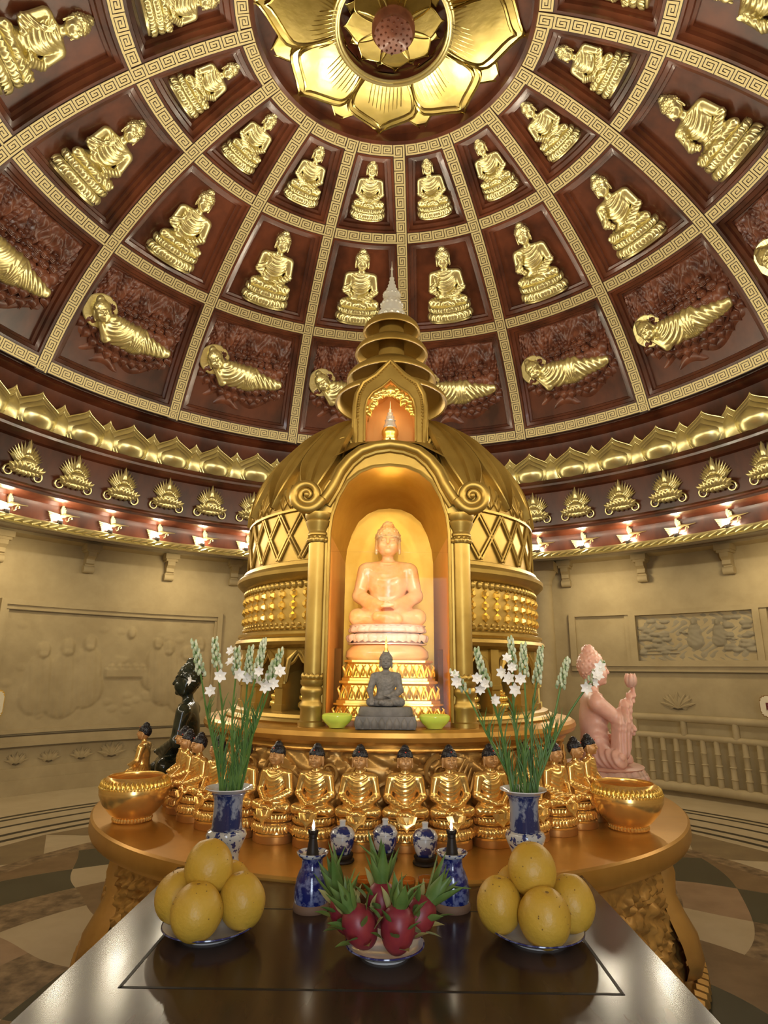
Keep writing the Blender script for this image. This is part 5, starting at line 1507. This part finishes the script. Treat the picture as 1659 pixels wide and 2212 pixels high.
pitaya('dragon fruit with tall green crown at the back of the plate', (-.013, -1.635, 1.066), (-.05, .0), .3, 3, .105, .034, .045)
pitaya('dragon fruit leaning right with wide green leaves', (.063, -1.645, 1.046), (-.1, .75), .1, 4, .105, .033, .044)
pitaya('dragon fruit leaning left with wilted pale leaves', (-.088, -1.632, 1.046), (-.15, -.42), .5, 5, .11, .033, .044)

# ------------------------------------------------------------------ camera
f_px, p_, r_, y_ = 1319.287, .2517, .0089, -.0109
cy, sy = math.cos(y_), math.sin(y_)
Fv = Vector((sy * math.cos(p_), cy * math.cos(p_), math.sin(p_))); rt = Vector((cy, -sy, 0)); up = rt.cross(Fv)
Rt = rt * math.cos(r_) + up * math.sin(r_); Up = -rt * math.sin(r_) + up * math.cos(r_)
cam = bpy.data.cameras.new('camera'); co = bpy.data.objects.new('camera', cam); C.objects.link(co)
Mx = Matrix((Rt, Up, -Fv)).transposed().to_4x4(); Mx.translation = Vector((0, -3.1, 1.55)); co.matrix_basis = Mx
cam.sensor_fit = 'HORIZONTAL'; cam.sensor_width = 36; cam.lens = 36 * f_px / 1659; cam.clip_start = .05
bpy.context.scene.camera = co

# ------------------------------------------------------------------ lights
def light(name, kind, loc, energy, col, target=None, **k):
    l = bpy.data.lights.new(name, kind); l.energy = energy * SC * SC; l.color = col
    for a, v in k.items(): setattr(l, a, v)
    o = bpy.data.objects.new(name, l); C.objects.link(o); o.location = loc
    if target is not None: o.rotation_euler = (Vector(target) - Vector(loc)).to_track_quat('-Z', 'Y').to_euler()
    return o
WARM = (1, .88, .66); COOL = (.82, .9, 1); NI_ = (1, .72, .32)
for i, a in enumerate(LAMPS):
    light('uplight_beam', 'POINT', polar(a - .004, 3.315, 2.755), 2.4, WARM, shadow_soft_size=.03)
    light('uplight_beam', 'SPOT', polar(a - .004, 3.30, 2.76), 15, WARM, polar(a, -2.5, 4.3), spot_size=1.9, spot_blend=.6, shadow_soft_size=.04)
# warm fill spots added below the soffit to brighten the walls, without fixtures
for i in range(16):
    a = (11.25 + 22.5 * i) * D2R
    light('soffit_fill', 'SPOT', polar(a, 3.72, 2.60), 14, (1, .8, .48), polar(a, 4.35, 1.9), spot_size=2.8, spot_blend=1, shadow_soft_size=.1)
# daylight through the entrance behind the visitor
light('entrance_daylight', 'AREA', (.25, -4.2, 1.6), 24, (.72, .84, 1), (0, 0, 1.45), shape='RECTANGLE', size=.6, size_y=1.6)
# lamps hidden behind the niche frame
for s in (-1, 1): light('niche_strip', 'AREA', (XC + s * .222, -.70, 1.70), .2, NI_, (XC, -.42, 1.7), shape='RECTANGLE', size=.02, size_y=.6)
light('niche_foot_lamp', 'SPOT', (XC, -.69, 1.46), 1.5, (1, .8, .55), (XC, -.5, 1.71), spot_size=1.1, spot_blend=.9, shadow_soft_size=.03)
light('niche_top_lamp', 'POINT', (XC, -.62, 2.26), .25, NI_, shadow_soft_size=.04)
light('upper_niche_lamp', 'POINT', (XC, -.44, 2.78), .22, (1, .68, .32), shadow_soft_size=.02)
w = bpy.data.worlds.new('world'); bpy.context.scene.world = w; w.use_nodes = True
w.node_tree.nodes['Background'].inputs[0].default_value = (.05, .04, .03, 1)

# ------------------------------------------------------------------ to metres, floor at zero
bpy.context.view_layer.update()
SM = Matrix.Scale(SC, 4) @ Matrix.Translation((0, 0, -ZF))
for o in list(C.objects):
    if o.parent is None:
        if o.type in ('CAMERA', 'LIGHT'):
            o.location = SM @ o.location
            if o.type == 'LIGHT':
                l = o.data
                if l.type == 'AREA': l.size *= SC; l.size_y *= SC
                else: l.shadow_soft_size *= SC
        else: o.matrix_basis = SM @ o.matrix_basis
sc = bpy.context.scene
sc.view_settings.view_transform = 'Standard'; sc.view_settings.look = 'None'; sc.view_settings.gamma = 1; sc.view_settings.exposure = .65
sc.view_settings.use_curve_mapping = False
try:
    sc.cycles.max_bounces = 10; sc.cycles.diffuse_bounces = 4; sc.cycles.glossy_bounces = 5; sc.cycles.transmission_bounces = 6; sc.cycles.transparent_max_bounces = 8
    sc.cycles.sample_clamp_indirect = 4; sc.cycles.caustics_reflective = True; sc.cycles.caustics_refractive = False; sc.cycles.use_denoising = True
except Exception: pass
